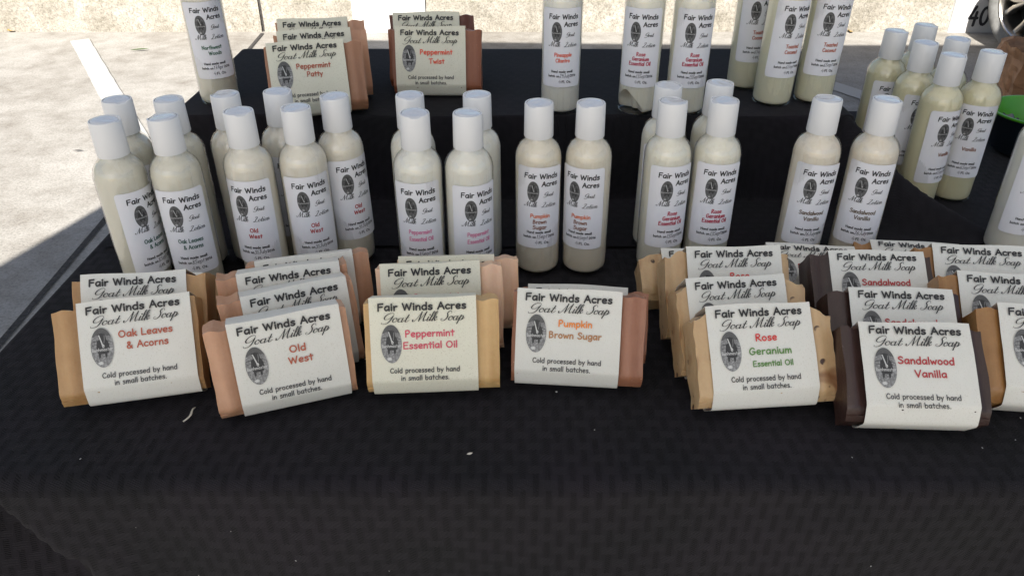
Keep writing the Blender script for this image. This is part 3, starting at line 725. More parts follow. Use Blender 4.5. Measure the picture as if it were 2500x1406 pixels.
def half_lotion(m):       # lotion that has left a see-through patch at the lower left
    vs, fs = lathe(INNER, 64); out = []
    # subdivide the straight side so the edge of the patch reads
    pr = [(.0, .0016), (.0125, .0016), (.0152, .0018), (.0162, .003)] + [(BR - .0007, .0052 + i * .0007) for i in range(32)] + INNER[5:]
    vs, fs = lathe(pr, 128)
    for x, y, z in vs:
        a = math.degrees(math.atan2(y, x)) % 360
        d = min(abs(a - 218), 360 - abs(a - 218)); lim = .019 * (1 - (d / 62) ** 2) + .0010 * math.sin(a * .12)
        k = smooth01((lim - z) / .0030 + .5) if d < 62 else 0
        s_ = 1 - .72 * k; out.append((x * s_, y * s_, z))
    return mesh('lotion', out, fs, m, smooth=True)
CAPP = [(.0088, .1085), (.0105, .1087), (.01065, .1092), (.01035, .1322), (.0100, .1331), (.0093, .1332), (.0091, .1322), (.0, .1322)]
def cap_mesh():
    vs, fs = lathe(CAPP, 56); out = []
    for x, y, z in vs:
        a = math.atan2(y, x)
        k = .8 * smooth01((.50 - abs(a)) / .25) * smooth01((z - .1300) / .0018)      # the thumb notch in the rim
        out.append((x, y, z - .0013 * k))
    return mesh('cap', out, fs, M_CAP, smooth=True, angle=35)
CAPM = cap_mesh()
def disc_top():
    vs, fs = [], []; n = 40; rings = (0, .25, .5, .72, .88, .97, 1.0)
    for q, r in enumerate(rings):
        for k in range(n):
            a = 2 * PI * k / n; x = r * .0089 * math.cos(a); y = r * .0089 * math.sin(a)
            z = .1336 + .0007 * (x / .0098) - .0010 * r ** 6
            z += -.0006 * math.exp(-((x + .003) ** 2 + y * y) / .000012)          # the thumb dish of the disc top
            if r > .9: z = min(z, .1336)
            vs.append((x, y, z))
    for i in range(len(rings) - 1):
        for k in range(n): a, b = i * n + k, i * n + (k + 1) % n; fs.append((a, b, b + n, a + n))
    return mesh('disc_top', vs, fs, M_FILM, smooth=True)
DISC = disc_top()
LW, LH, LT = .0375, .066, .0915
def label_mesh():
    pts = []; r = .0028; hw, hh = LW / 2, LH / 2
    vs, fs = [], []; NX, NZ = 28, 12; eps = BR + .00018
    for j in range(NZ + 1):
        t = j / NZ
        yv = hh * math.cos(PI * (1 - t)) if False else -hh + 2 * hh * t
        ins = 0; e = hh - abs(yv)
        for i in range(NX + 1):
            xx = -1 + 2 * i / NX
            if e < r: ins = r - math.sqrt(max(0, r * r - (r - e) ** 2))
            X = xx * (hw - ins)
            vs.append((eps * math.sin(X / eps), -eps * math.cos(X / eps), yv))
    m_ = NX + 1
    for j in range(NZ):
        for i in range(NX): q = j * m_ + i; fs.append((q, q + 1, q + m_ + 1, q + m_))
    # finer rows at the rounded corners
    return vs, fs, m_
def label_mesh2():
    r = .0028; hw, hh = LW / 2, LH / 2; eps = BR + .00018
    rows = [-hh, -hh + .0003, -hh + .0008, -hh + .0015, -hh + r, 0, hh - r, hh - .0015, hh - .0008, hh - .0003, hh]
    vs, fs = [], []; NX = 30
    for yv in rows:
        e = hh - abs(yv); ins = (r - math.sqrt(max(0, r * r - (r - e) ** 2))) if e < r else 0
        for i in range(NX + 1):
            X = (-1 + 2 * i / NX) * (hw - ins); vs.append((eps * math.sin(X / eps), -eps * math.cos(X / eps), yv))
    m_ = NX + 1
    for j in range(len(rows) - 1):
        for i in range(NX): q = j * m_ + i; fs.append((q, q + 1, q + m_ + 1, q + m_))
    return mesh('bottle_label', vs, fs, M_LABEL, smooth=True)
LABM = label_mesh2()
def on_bottle(x, y, z):
    r = BR + .00030 + z * 4; return (r * math.sin(x / BR), -r * math.cos(x / BR), y)
mm = .001
def bottle_print(key, lines):
    """lines: (text, x0, x1, baseline from top in mm, ink)"""
    k = Ink(); T = LH / 2
    cols = ['black']
    for l_ in lines:
        if l_[4] not in cols: cols.append(l_[4])
    def P(t, a, b, v, cap, wt, c='black', **kw): k.text(t, a * mm, b * mm, T - v * mm, cap * mm, wt * mm, cols.index(c), **kw)
    P('Fair Winds', -11.5, 14, 8.6, 3.7, .80, slant=.04)
    P('Acres', 1.6, 14, 14.6, 3.6, .78, slant=.04)
    P('Goat', 3.2, 10.5, 22.8, 3.3, .2, font=SCRIPT, slant=.35, calli=(.22 * mm, .50 * mm))
    P('Milk', -10.8, -1.8, 31.2, 4.0, .2, font=SCRIPT, slant=.3, calli=(.22 * mm, .50 * mm))
    P('Lotion', 2.0, 13.2, 31.4, 3.9, .2, font=SCRIPT, slant=.3, calli=(.22 * mm, .50 * mm))
    for t, a, b, v, c in lines: P(t, a, b, v, 3.0, .62, c, slant=.03)
    P('Hand made small', -8.6, 10.0, 53.3, 1.85, .42, rise=-.0)
    P('batch on', -11.4, -1.6, 57.3, 1.85, .42)
    P('2016', 7.8, 13.2, 57.1, 1.9, .42)
    P('Fl. Oz.', .6, 8.8, 62.2, 2.0, .44)
    return k.mesh('printed_lettering', [INK[c] for c in cols], on_bottle)
gk = Ink(); goat(gk, -4.6 * mm, LH / 2 - 19.2 * mm, 9.0 * mm, 16.6 * mm)
GOATB = gk.mesh('goat_portrait', [INK['photo_deep'], INK['photo_dark'], INK['photo_grey'], INK['photo_mid'], INK['photo_top']], on_bottle, [(-9.5 + .7 * q) * mm for q in range(15)])
PENM = {}
def pen_mesh(date):
    if date not in PENM:
        k = Ink(); rnd = random.getstate(); random.seed(hash(len(date)) + ord(date[0]))
        n = len(date); x1 = 7.4 if n > 5 else 7.0
        k.text(date, -1.4 * mm, x1 * mm, LH / 2 - 57.6 * mm, 3.0 * mm, .30 * mm, 0, slant=.16, jitter=.05, rise=.03)
        k.text('4', -2.4 * mm, -.1 * mm, LH / 2 - 62.6 * mm, 3.1 * mm, .24 * mm, 0, slant=.12)
        random.setstate(rnd); PENM[date] = k.mesh('handwriting', [INK['pen']], on_bottle)
    return PENM[date]
KINDS = {
 'oak': ('oak', '8Sept', [('Oak Leaves', -7.4, 9.8, 40.2, 'slate_green'), ('& Acorns', -4.6, 8.8, 45.2, 'slate_green')]),
 'west': ('west', '31July', [('Old', -1.8, 4.0, 39.8, 'dark_red'), ('West', -3.0, 6.2, 44.6, 'dark_red')]),
 'pep': ('white', '1Sept', [('Peppermint', -7.6, 9.2, 39.6, 'pink'), ('Essential Oil', -7.6, 10.0, 45.4, 'pink')]),
 'pump': ('peach', '1Sept', [('Pumpkin', -6.2, 8.4, 40.2, 'vivid_orange'), ('Brown', -4.2, 6.0, 45.0, 'brown'), ('Sugar', -4.2, 6.2, 49.6, 'brown')]),
 'rose': ('rose', '13Sept', [('Rose', -2.4, 5.2, 38.8, 'crimson'), ('Geranium', -5.8, 8.4, 42.8, 'crimson'), ('Essential Oil', -8.4, 10.2, 46.9, 'crimson')]),
 'sandal': ('sand', '26July', [('Sandalwood', -8.4, 10.0, 40.0, 'umber'), ('Vanilla', -4.4, 7.2, 44.8, 'umber')]),
 'vanilla': ('yellow', '6Sept', [('Vanilla', -4.0, 7.4, 40.4, 'brown')]),
 'woods': ('oak', '17Apr', [('Northwest', -7.6, 9.2, 39.8, 'forest'), ('Woods', -2.6, 8.2, 44.8, 'forest')]),
 'pine': ('white', '29July', [('Pineapple', -6.2, 8.6, 39.6, 'coral'), ('Cilantro', -5.0, 7.0, 44.4, 'coral')]),
 'coco': ('pale_yellow', '6Sept', [('Toasted', -4.6, 7.4, 39.8, 'rust'), ('Coconut', -4.8, 7.2, 44.6, 'rust')]),
 'plain': ('white', '8Sept', []),
}
PRINTS = {k: bottle_print(k, v[2]) for k, v in KINDS.items()}
BOTTLES = [
 # kind, x, y, base z, label turn (deg), label drop (mm), label text, group
 ('oak', -.273, .509, 0, 34, -5, 'front left Oak Leaves & Acorns lotion bottle, the leftmost on the table', 'Oak Leaves & Acorns lotion bottles'),
 ('oak', -.236, .513, 0, -8, -5, 'front right Oak Leaves & Acorns lotion bottle, its label facing the viewer', 'Oak Leaves & Acorns lotion bottles'),
 ('oak', -.284, .550, 0, 30, -4, 'rear left Oak Leaves & Acorns bottle, half hidden behind the leftmost bottle', 'Oak Leaves & Acorns lotion bottles'),
 ('oak', -.246, .552, 0, -20, -9, 'rear right Oak Leaves & Acorns bottle, only its cap and right side showing', 'Oak Leaves & Acorns lotion bottles'),
 ('west', -.188, .525, 0, -20, -3, 'front left Old West lotion bottle with red lettering, label turned left', 'Old West lotion bottles'),
 ('west', -.152, .534, 0, 3, -3, 'middle Old West lotion bottle of the front three, label facing straight out', 'Old West lotion bottles'),
 ('west', -.209, .562, 0, 40, -3, 'rear left Old West lotion bottle, hidden behind the front one', 'Old West lotion bottles'),
 ('west', -.174, .568, 0, 10, -3, 'rear middle Old West lotion bottle, only its cap and shoulder visible between two others', 'Old West lotion bottles'),
 ('west', -.128, .559, 0, 22, -1, 'right-hand Old West lotion bottle, set slightly back with its label turned right', 'Old West lotion bottles'),
 ('pep', -.0675, .523, 0, -7, -3, 'front left pink-lettered Peppermint Essential Oil lotion bottle', 'Peppermint Essential Oil lotion bottles'),
 ('pep', -.0315, .523, 0, 18, -5, 'front right Peppermint Essential Oil lotion bottle with a low label', 'Peppermint Essential Oil lotion bottles'),
 ('pep', -.0745, .561, 0, 50, -3, 'rear left Peppermint bottle, behind the front left pink-lettered one', 'Peppermint Essential Oil lotion bottles'),
 ('pep', -.025, .561, 0, -62, -3, 'rear right Peppermint bottle, its blank right side showing', 'Peppermint Essential Oil lotion bottles'),
 ('pump', .020, .544, 0, 3, 0, 'left of the two cream Pumpkin Brown Sugar lotion bottles', 'Pumpkin Brown Sugar lotion bottles'),
 ('pump', .057, .544, 0, -16, -1, 'right of the two Pumpkin Brown Sugar lotion bottles, its label turned left', 'Pumpkin Brown Sugar lotion bottles'),
 ('rose', .116, .546, 0, 22, -1, 'front left Rose Geranium lotion bottle on the table', 'Rose Geranium lotion bottles on the table'),
 ('rose', .153, .549, 0, 13, 0, 'front right Rose Geranium lotion bottle on the table', 'Rose Geranium lotion bottles on the table'),
 ('rose', .118, .584, 0, 10, 0, 'rear left Rose Geranium bottle, its left half showing behind the front one', 'Rose Geranium lotion bottles on the table'),
 ('rose', .157, .588, 0, 18, 0, 'rear right Rose Geranium bottle, only its cap and shoulder showing', 'Rose Geranium lotion bottles on the table'),
 ('sandal', .227, .552, 0, 18, -2, 'left of the two beige Sandalwood Vanilla lotion bottles', 'Sandalwood Vanilla lotion bottles'),
 ('sandal', .270, .551, 0, 6, -1, 'right of the two beige Sandalwood Vanilla lotion bottles', 'Sandalwood Vanilla lotion bottles'),
 ('vanilla', .356, .745, 0, 33, 0, 'yellowish Vanilla lotion bottle at the back left of its cluster, against the shaded concrete', 'Vanilla lotion bottles'),
 ('vanilla', .392, .765, 0, 20, 0, 'rearmost Vanilla lotion bottle, only its cap showing', 'Vanilla lotion bottles'),
 ('vanilla', .365, .703, 0, 42, 0, 'middle left Vanilla bottle with a sliver of label showing', 'Vanilla lotion bottles'),
 ('vanilla', .400, .716, 0, 20, 0, 'middle right Vanilla bottle, its cap rising behind the front pair', 'Vanilla lotion bottles'),
 ('vanilla', .372, .664, 0, 46, -1, 'front left Vanilla bottle, its foot hidden by the fold of cloth', 'Vanilla lotion bottles'),
 ('vanilla', .409, .673, 0, 10, 0, 'front right Vanilla lotion bottle with its full label readable', 'Vanilla lotion bottles'),
 ('woods', -.270, .713, RZ, 0, 0, 'green-lettered Northwest Woods bottle at the left end of the riser', 'lotion bottles on the riser'),
 ('pine', .043, .690, RZ, 1, 0, 'lone Pineapple Cilantro bottle in the middle of the riser', 'lotion bottles on the riser'),
 ('rose', .112, .688, RZ, -5, 0, 'Rose Geranium bottle on the riser with an empty see-through patch at its foot', 'lotion bottles on the riser'),
 ('rose', .154, .687, RZ, 12, 0, 'full Rose Geranium bottle on the riser, right of the one with a clear patch', 'lotion bottles on the riser'),
 ('coco', .226, .757, RZ, 20, 2, 'rear Toasted Coconut bottle on the riser, half hidden at the left', 'lotion bottles on the riser'),
 ('coco', .239, .710, RZ, 30, 2, 'front left Toasted Coconut bottle on the riser', 'lotion bottles on the riser'),
 ('coco', .279, .716, RZ, 19, 2, 'right-hand Toasted Coconut bottle at the right end of the riser', 'lotion bottles on the riser'),
 ('plain', .4080, .5720, 0, 30, -4, 'white lotion bottle cut off by the right edge of the picture', 'lotion bottles on the table edge'),
]
for i, (kd, x, y, z, turn, ldz, lab, grp) in enumerate(BOTTLES):
    lot, date, _ = KINDS[kd]
    phi = -math.atan2(x, y) + R(turn)
    b = empty('lotion_bottle', (x, y, z + .0022)); tag(b, lab, 'bottle', grp)
    b.rotation_euler = (R(random.uniform(-.5, .5)), R(random.uniform(-.5, .5)), 0)
    link('bottle_shell', SHELL, b)
    lm = half_lotion(LOT['rose']) if (kd == 'rose' and z > 0 and x < .13) else LOTM[lot]
    link('lotion', lm, b, rot=(0, 0, 0 if lm is not LOTM[lot] else random.uniform(0, 6)))
    c = link('cap', CAPM, b, rot=(0, 0, R(random.choice((-150, -20, 15, -60, 170)) + random.uniform(-25, 25))))
    link('disc_top', DISC, c, rot=(0, 0, PI))
    l_ = link('label', LABM, b, loc=(0, 0, LT - LH / 2 + ldz * mm - .0008), rot=(0, R(random.uniform(-1.2, 1.2)), phi))
    link('printed_lettering', PRINTS[kd], l_)
    link('goat_portrait', GOATB, l_)
    link('handwriting', pen_mesh(date if not (kd == 'pump' and x > .04) else '4Sept'), l_)

# ------------------------------------------------------------------ soap bars in paper bands
PW = .064
def bar_mesh(mat, L_, T_, seed, lumpy=0.0, bw=.080, flute=.0017):
    rnd = random.Random(seed); ph = rnd.uniform(0, 6)
    bm = bmesh.new(); NX, NZ, NY = 40, 14, 8; hw = bw / 2
    H = L_ - .0035
    def flut(x): return flute * (math.sin(x * 2 * PI / .0135 + ph) + .35 * math.sin(x * 2 * PI / .037 + ph * 2))
    def topz(x, y):
        return H + .0007 * math.sin(x * 2 * PI / .012 + ph) + .0006 * noise.noise(Vector((x * 160, y * 160, seed))) + lumpy * (noise.noise(Vector((x * 95, y * 95, seed * 3.1))) * .0028 + noise.noise(Vector((x * 260, y * 260, seed))) * .0014) \
            - (lumpy > .4) * .004 * smooth01((abs(x) - .03) / .01)
    V = {}
    ZT = [0, .0012, .0026, .0042, .0062, .0085, .013, .020, .027, .034, .041, .048, .053, H - .0016, H] if H > .054 else [0, .0012, .0026, .0042, .0062, .0085, .011, .014, .018, .022, .025, H - .006, H - .004, H - .0016, H]
    YT = [0, .0012, .0028, .0048, .007, .011, .015, T_ - .0028, T_ - .0016]
    rc = .0068
    def vert(i, j, k):
        key = (i, j, k)
        if key not in V:
            x = -hw + bw * i / NX; y = -T_ + .0008 + YT[j]; z = ZT[k] / H * topz(x, y)
            if z < rc and y < -T_ + .0008 + rc:
                qx, qz = y - (-T_ + .0008 + rc), z - rc; dd = math.hypot(qx, qz)
                mxx = max(abs(qx), abs(qz))
                if dd > 1e-9:
                    l1 = (abs(qx) + abs(qz)) * .90 + dd * .10; y = -T_ + .0008 + rc + qx / l1 * mxx; z = rc + qz / l1 * mxx
            if j == 0: y += flut(x) * .5 + .0002
            if j == NY: y += -flut(x) * .4 - .0002
            if i in (0, NX): x += .0009 * noise.noise(Vector((z * 60, y * 60, seed))) + lumpy * .0012 * noise.noise(Vector((z * 150, y * 150, seed + 5)))
            V[key] = bm.verts.new((x, y, z + .0004))
        return V[key]
    for i in range(NX):
        for k in range(NZ):
            for j, fl in ((0, 0), (NY, 1)):
                q = [vert(i, j, k), vert(i + 1, j, k), vert(i + 1, j, k + 1), vert(i, j, k + 1)]; bm.faces.new(q if not fl else q[::-1])
    for j in range(NY):
        for k in range(NZ):
            for i, fl in ((0, 1), (NX, 0)):
                q = [vert(i, j, k), vert(i, j + 1, k), vert(i, j + 1, k + 1), vert(i, j, k + 1)]; bm.faces.new(q if not fl else q[::-1])
    for i in range(NX):
        for j in range(NY):
            for k, fl in ((0, 1), (NZ, 0)):
                q = [vert(i, j, k), vert(i + 1, j, k), vert(i + 1, j + 1, k), vert(i, j + 1, k)]; bm.faces.new(q if not fl else q[::-1])
    es = [e for e in bm.edges if len(e.link_faces) == 2 and e.calc_face_angle(0) > R(50)]
    bmesh.ops.bevel(bm, geom=es, offset=.0006 if not lumpy else .0011, segments=2, affect='EDGES')
    me = bpy.data.meshes.new('soap_bar'); bm.to_mesh(me); bm.free(); me.materials.append(mat)
    me.polygons.foreach_set('use_smooth', [True] * len(me.polygons)); me.set_sharp_from_angle(angle=R(33)); return me

def band_profile(L_, T_):
    """closed strip round the bar seen from its end: (y, z), front face at y = -T"""
    rb = .0062; F_ = -T_ - .0010; Bk = .0004; bot = -.0010
    p = [(F_ + .0004, L_), (F_ + .0001, L_ - .006), (F_, L_ - .018), (F_ - .0003, L_ * .5), (F_, rb + .004)]
    p[-1] = (F_, .0102)
    p += [(F_ + .0003, .0088), (F_ + .0012, .0074), (F_ + .0036, .0038), (F_ + .0056, .0012), (F_ + .0068, -.0002), (F_ + .0088, bot)]
    for q in range(0, 91, 18): p.append((Bk - rb * .6 + rb * .6 * math.sin(R(q)), bot + rb * .6 - rb * .6 * math.cos(R(q))))
    p += [(Bk, L_ * .5), (Bk, L_ - .004), (Bk - .004, L_ - .0018)]
    return p
def band_mesh(mat, L_, T_, seed):
    rnd = random.Random(seed); p = band_profile(L_, T_); n = len(p); NX = 10; vs, fs = [], []
    th = .00016
    for layer in (0, 1):
        for i in range(NX + 1):
            for k, (y, z) in enumerate(p):
                x = -PW / 2 + PW * i / NX
                if k in (0,): z += .0005 * math.sin(i * .6 + seed)
                a = p[k - 1]; b = p[(k + 1) % n]
                ny, nz = (b[1] - a[1]), -(b[0] - a[0]); d = math.hypot(ny, nz)
                bow = .0006 * noise.noise(Vector((x * 40, k * .7, seed)))
                vs.append((x, y + ny / d * th * layer + bow * (1 if 0 < k < 5 else 0), z + nz / d * th * layer))
    S = (NX + 1) * n
    for i in range(NX):
        for k in range(n):
            a = i * n + k; b = i * n + (k + 1) % n
            fs.append((a, a + n, b + n, b)); fs.append((S + a, S + b, S + b + n, S + a + n))
    for i in (0, NX):
        for k in range(n):
            a = i * n + k; b = i * n + (k + 1) % n
            fs.append((a, b, S + b, S + a) if i == 0 else (a, S + a, S + b, b))
    me = mesh('paper_band', vs, fs, mat, smooth=True, angle=35)
    bm = bmesh.new(); bm.from_mesh(me); bmesh.ops.recalc_face_normals(bm, faces=bm.faces); bm.to_mesh(me); bm.free()
    return me
def on_face(y):
    L_, T_ = .061, .024
    F_ = -T_ - .0010 - .0008
    return F_
def on_soap(x, y, z): return (x, on_face(y) - z * 6, y)
def soap_print(lines):
    k = Ink(); L_ = .061; cols = ['black', 'soft_black']
    for l_ in lines:
        if l_[4] not in cols: cols.append(l_[4])
    def P(t, a, b, v, cap, wt, c='black', **kw): k.text(t, a * mm, b * mm, L_ - v * mm, cap * mm, wt * mm, cols.index(c), **kw)
    P('Fair Winds Acres', -26.6, 26.0, 7.2, 4.1, 1.0)
    P('Goat', -24.8, -9.2, 14.4, 5.4, .3, font=SCRIPT, slant=.50, calli=(.24 * mm, .72 * mm))
    P('Milk', -5.4, 7.8, 14.2, 5.5, .3, font=SCRIPT, slant=.50, calli=(.24 * mm, .72 * mm))
    P('Soap', 10.6, 23.8, 14.2, 5.4, .3, font=SCRIPT, slant=.50, calli=(.24 * mm, .72 * mm))
    for t, a, b, v, c, cap in lines: P(t, a, b, v, cap, cap * .20, c)
    P('Cold processed by hand', -21.0, 21.0, 45.6, 2.9, .48, 'soft_black')
    P('in small batches.', -14.6, 14.6, 50.4, 2.9, .48, 'soft_black')
    return k.mesh('printed_lettering', [INK[c] for c in cols], on_soap)
gk = Ink(); goat(gk, -19.5 * mm, (61 - 27.6) * mm, 12.6 * mm, 23.5 * mm)
GOATS = gk.mesh('goat_portrait', GOAT_M, on_soap)
SP = {
 'oak': [('Oak Leaves', -10.0, 20.5, 22.8, 'rust', 3.9), ('& Acorns', -6.0, 17.5, 29.8, 'rust', 3.9)],
 'west': [('Old', 0.0, 9.5, 23.4, 'rust', 4.0), ('West', -1.5, 12.5, 30.4, 'rust', 4.0)],
 'pep': [('Peppermint', -11.0, 18.4, 23.6, 'pink_red', 3.9), ('Essential Oil', -12.4, 20.0, 30.8, 'pink_red', 3.9)],
 'pump': [('Pumpkin', -6.0, 14.5, 22.6, 'orange', 3.8), ('Brown Sugar', -11.6, 20.5, 29.8, 'tan', 3.8)],
 'rose': [('Rose', -3.8, 9.2, 22.2, 'red', 3.9), ('Geranium', -8.6, 17.2, 30.2, 'green', 3.9), ('Essential Oil', -7.0, 17.4, 37.2, 'green', 3.1)],
 'sandal': [('Sandalwood', -12.0, 20.0, 25.0, 'dark_red', 4.0), ('Vanilla', -3.2, 14.8, 32.6, 'dark_red', 3.9)],
 'blank': [],
 'patty': [('Peppermint', -9.5, 19.0, 22.8, 'rust', 3.9), ('Patty', -1.5, 11.5, 29.6, 'rust', 3.9)],
 'twist': [('Peppermint', -9.5, 20.0, 24.0, 'orange_red', 4.0), ('Twist', -1.5, 12.5, 32.0, 'orange_red', 4.0)],
}
SPM = {k: soap_print(v) for k, v in SP.items()}
# kind, material, paper, pivot x, y, base z, tilt, yaw, bar offset, height, thickness, lumpy, label, group
g_ = 'soap bars standing along the front of the table'
SOAPS = [
 ('oak', 'tan', 'G', -.2240, .3830, 0, 36, 12.8, -.0060, .060, .0235, 0, 'front Oak Leaves & Acorns soap bar, tan, at the far left of the front row', g_),
 ('oak', 'tan', 'G', -.2372, .4125, 0, 35, 6.8, .0030, .060, .0235, 0, 'second Oak Leaves & Acorns soap bar, leaning behind the leftmost front one', g_),
 ('oak', 'tan', 'G', -.2450, .4480, 0, 60, 3.0, .0040, .035, .0235, 0, 'tan soap bar turned askew behind the Oak Leaves soaps, only its right end showing', g_),
 ('west', 'rose_tan', 'G', -.1345, .3840, 0, 15, 19.7, -.0045, .060, .0210, .25, 'front Old West soap bar, pinkish tan, turned to the right', g_),
 ('west', 'rose_tan', 'G', -.1355, .4140, 0, 16, 22.5, -.0045, .060, .0210, .25, 'second Old West soap bar in the stack behind the front one', g_),
 ('west', 'rose_tan', 'G', -.1440, .4370, 0, 16, 15.8, -.0040, .060, .0210, .25, 'third Old West soap bar, its Fair Winds Acres line showing above the second', g_),
 ('west', 'rose_tan', 'G', -.1400, .4610, 0, 20, 14.8, .0020, .053, .0210, .25, 'rearmost Old West soap bar, only the top edge of its paper visible', g_),
 ('pep', 'cream', 'C', -.0535, .3950, 0, 22.5, 3.4, .0048, .060, .0235, 0, 'front cream Peppermint Essential Oil soap bar in flecked paper', g_),
 ('pep', 'cream_pink', 'C', -.0525, .4350, 0, 23, 4.8, .0058, .060, .0235, 0, 'second Peppermint Essential Oil soap bar, pale, behind the front one', g_),
 ('pep', 'cream_pink', 'C', -.0440, .4590, 0, 23, 2.6, .0075, .0525, .0220, 0, 'rearmost Peppermint Essential Oil soap bar, only a strip of paper and its right end showing', g_),
 ('pump', 'pumpkin', 'G', .0346, .3985, 0, 26.7, -4.9, .0062, .060, .0200, 0, 'front brown Pumpkin Brown Sugar soap bar standing alone in the centre', g_),
 ('pump', 'pumpkin', 'G', .0415, .4200, 0, 33, -4.6, .0050, .0490, .0190, 0, 'second Pumpkin Brown Sugar soap bar, almost hidden behind the front one', g_),
 ('rose', 'speck', 'G', .1485, .3725, 0, 42, 5.0, .0025, .060, .0235, 1, 'front Rose Geranium soap bar with dark petal flecks and a lumpy top', g_),
 ('rose', 'speck', 'G', .1430, .4042, 0, 42, 5.9, .0035, .060, .0235, 1, 'second Rose Geranium soap bar, its lumpy right shoulder showing', g_),
 ('rose', 'speck', 'G', .1495, .4440, 0, 40, 2.6, -.0050, .060, .0235, .5, 'third Rose Geranium soap bar, the highest of the flecked stack', g_),
 ('rose', 'speck', 'G', .1400, .4800, 0, 58, 1.6, -.0060, .038, .0235, .5, 'rearmost flecked soap bar, only its left end visible behind the Rose Geranium stack', g_),
 ('sandal', 'choc', 'G', .2342, .3530, 0, 50, -2.4, -.0015, .058, .0240, .25, 'front dark chocolate Sandalwood Vanilla soap bar', g_),
 ('sandal', 'choc', 'G', .2421, .3915, 0, 50, -3.0, -.0040, .058, .0240, .25, 'second dark Sandalwood Vanilla soap bar behind the front one', g_),
 ('sandal', 'choc', 'G', .2461, .4390, 0, 50, -1.5, -.0040, .058, .0240, .25, 'third dark Sandalwood Vanilla soap bar in the stack', g_),
 ('sandal', 'choc', 'G', .2180, .4830, 0, 72, -5.5, -.0040, .040, .0240, .25, 'rearmost dark sandalwood soap bar, lying back with its paper corner lifted', g_),
 ('blank', 'amber', 'G', .3226, .3670, 0, 50, -6.4, -.0030, .060, .0240, .1, 'front amber soap bar at the right edge, its paper cut off by the picture', g_),
 ('blank', 'amber', 'G', .3168, .4055, 0, 50, -5.6, -.0030, .060, .0240, .1, 'second amber soap bar in the right-hand stack', g_),
 ('blank', 'amber', 'G', .3175, .4430, 0, 50, -5.2, -.0030, .060, .0240, .1, 'third amber soap bar, top of the right-hand stack', g_),
 ('blank', 'amber', 'G', .2960, .4860, 0, 72, -7.2, -.0030, .041, .0240, .1, 'rearmost amber soap bar lying back behind the right-hand stack', g_),
 ('patty', 'patty', 'C', -.1754, .6750, RZ, 22, 15.0, .0062, .060, .0235, 0, 'front caramel Peppermint Patty soap bar on the riser', 'soap bars on the riser'),
 ('patty', 'patty2', 'C', -.1765, .7150, RZ, 20, 15.5, .0055, .060, .0235, 0, 'second Peppermint Patty soap bar on the riser', 'soap bars on the riser'),
 ('patty', 'patty2', 'C', -.1864, .7560, RZ, 20, 10.0, .0070, .060, .0235, 0, 'rearmost Peppermint Patty soap bar, lighter and standing highest', 'soap bars on the riser'),
 ('twist', 'twist', 'C', -.0740, .7340, RZ, 14, -.8, .0055, .060, .0210, 0, 'front chestnut Peppermint Twist soap bar on the riser', 'soap bars on the riser'),
 ('twist', 'twist', 'C', -.0755, .7580, RZ, 12, 1, .0000, .055, .0180, 0, 'middle Peppermint Twist soap bar, hidden but for its brown ends', 'soap bars on the riser'),
 ('twist', 'twist2', 'C', -.0832, .7900, RZ, 14, 2.5, .0055, .060, .0210, 0, 'rear Peppermint Twist soap bar with a dark reddish brown end', 'soap bars on the riser'),
]
for i, (kd, mt, pp, x, y, z, tilt, yaw, off, L_, T_, lump, lab, grp) in enumerate(SOAPS):
    s = empty('soap_bar_pack', (x, y, z + .0015), (-R(tilt), 0, R(yaw)))
    tag(s, lab, 'soap', grp)
    link('soap_bar', bar_mesh(SOAP[mt], L_, T_, i + 1, lump, bw=.081 if mt != 'speck' else .084), s, loc=(off, 0, 0))
    pb = link('paper_band', band_mesh(M_PAPER_G if pp == 'G' else M_PAPER_C, L_, T_, i), s)
    dz = L_ - .061; dy = .024 - T_
    link('printed_lettering', SPM[kd], pb, loc=(0, dy, dz)); link('goat_portrait', GOATS, pb, loc=(0, dy, dz))

# ------------------------------------------------------------------ bowl, bag and sheet beyond the table's right side
bx, by = .548, .785
bw_ = empty('small_bowl', (bx, by, .0015)); tag(bw_, 'small round bowl, navy outside and bright green inside, right of the vanilla bottles', 'bowl')
link('outer_wall', mesh('outer_wall', *lathe([(0, .0), (.036, .0), (.040, .004), (.049, .040), (.0500, .0405)], 56), M_NAVY, smooth=True, angle=50), bw_)
link('green_lining', mesh('green_lining', *lathe([(.0500, .0405), (.0505, .0415), (.0500, .0428), (.0485, .0428), (.0470, .040), (.038, .006), (0, .005)], 56), M_GREEN, smooth=True, angle=60), bw_)
vs, fs = [], []
for j in range(13):
    for i in range(13):
        u, v = i / 12 - .5, j / 12 - .5
        vs.append((u * .030, v * .030, .016 + .014 * noise.noise(Vector((u * 3, v * 3, 9))) + .012 * (.5 - u)))
for j in range(12):
    for i in range(12): q = j * 13 + i; fs.append((q, q + 1, q + 14, q + 13))
tag(link('crumpled_wrap', mesh('crumpled_wrap', vs, fs, M_GREY_FILM, smooth=True, angle=25), loc=(bx - .022, by - .004, .008)), 'crumpled grey plastic wrap lying in the green lined bowl', 'wrapper')

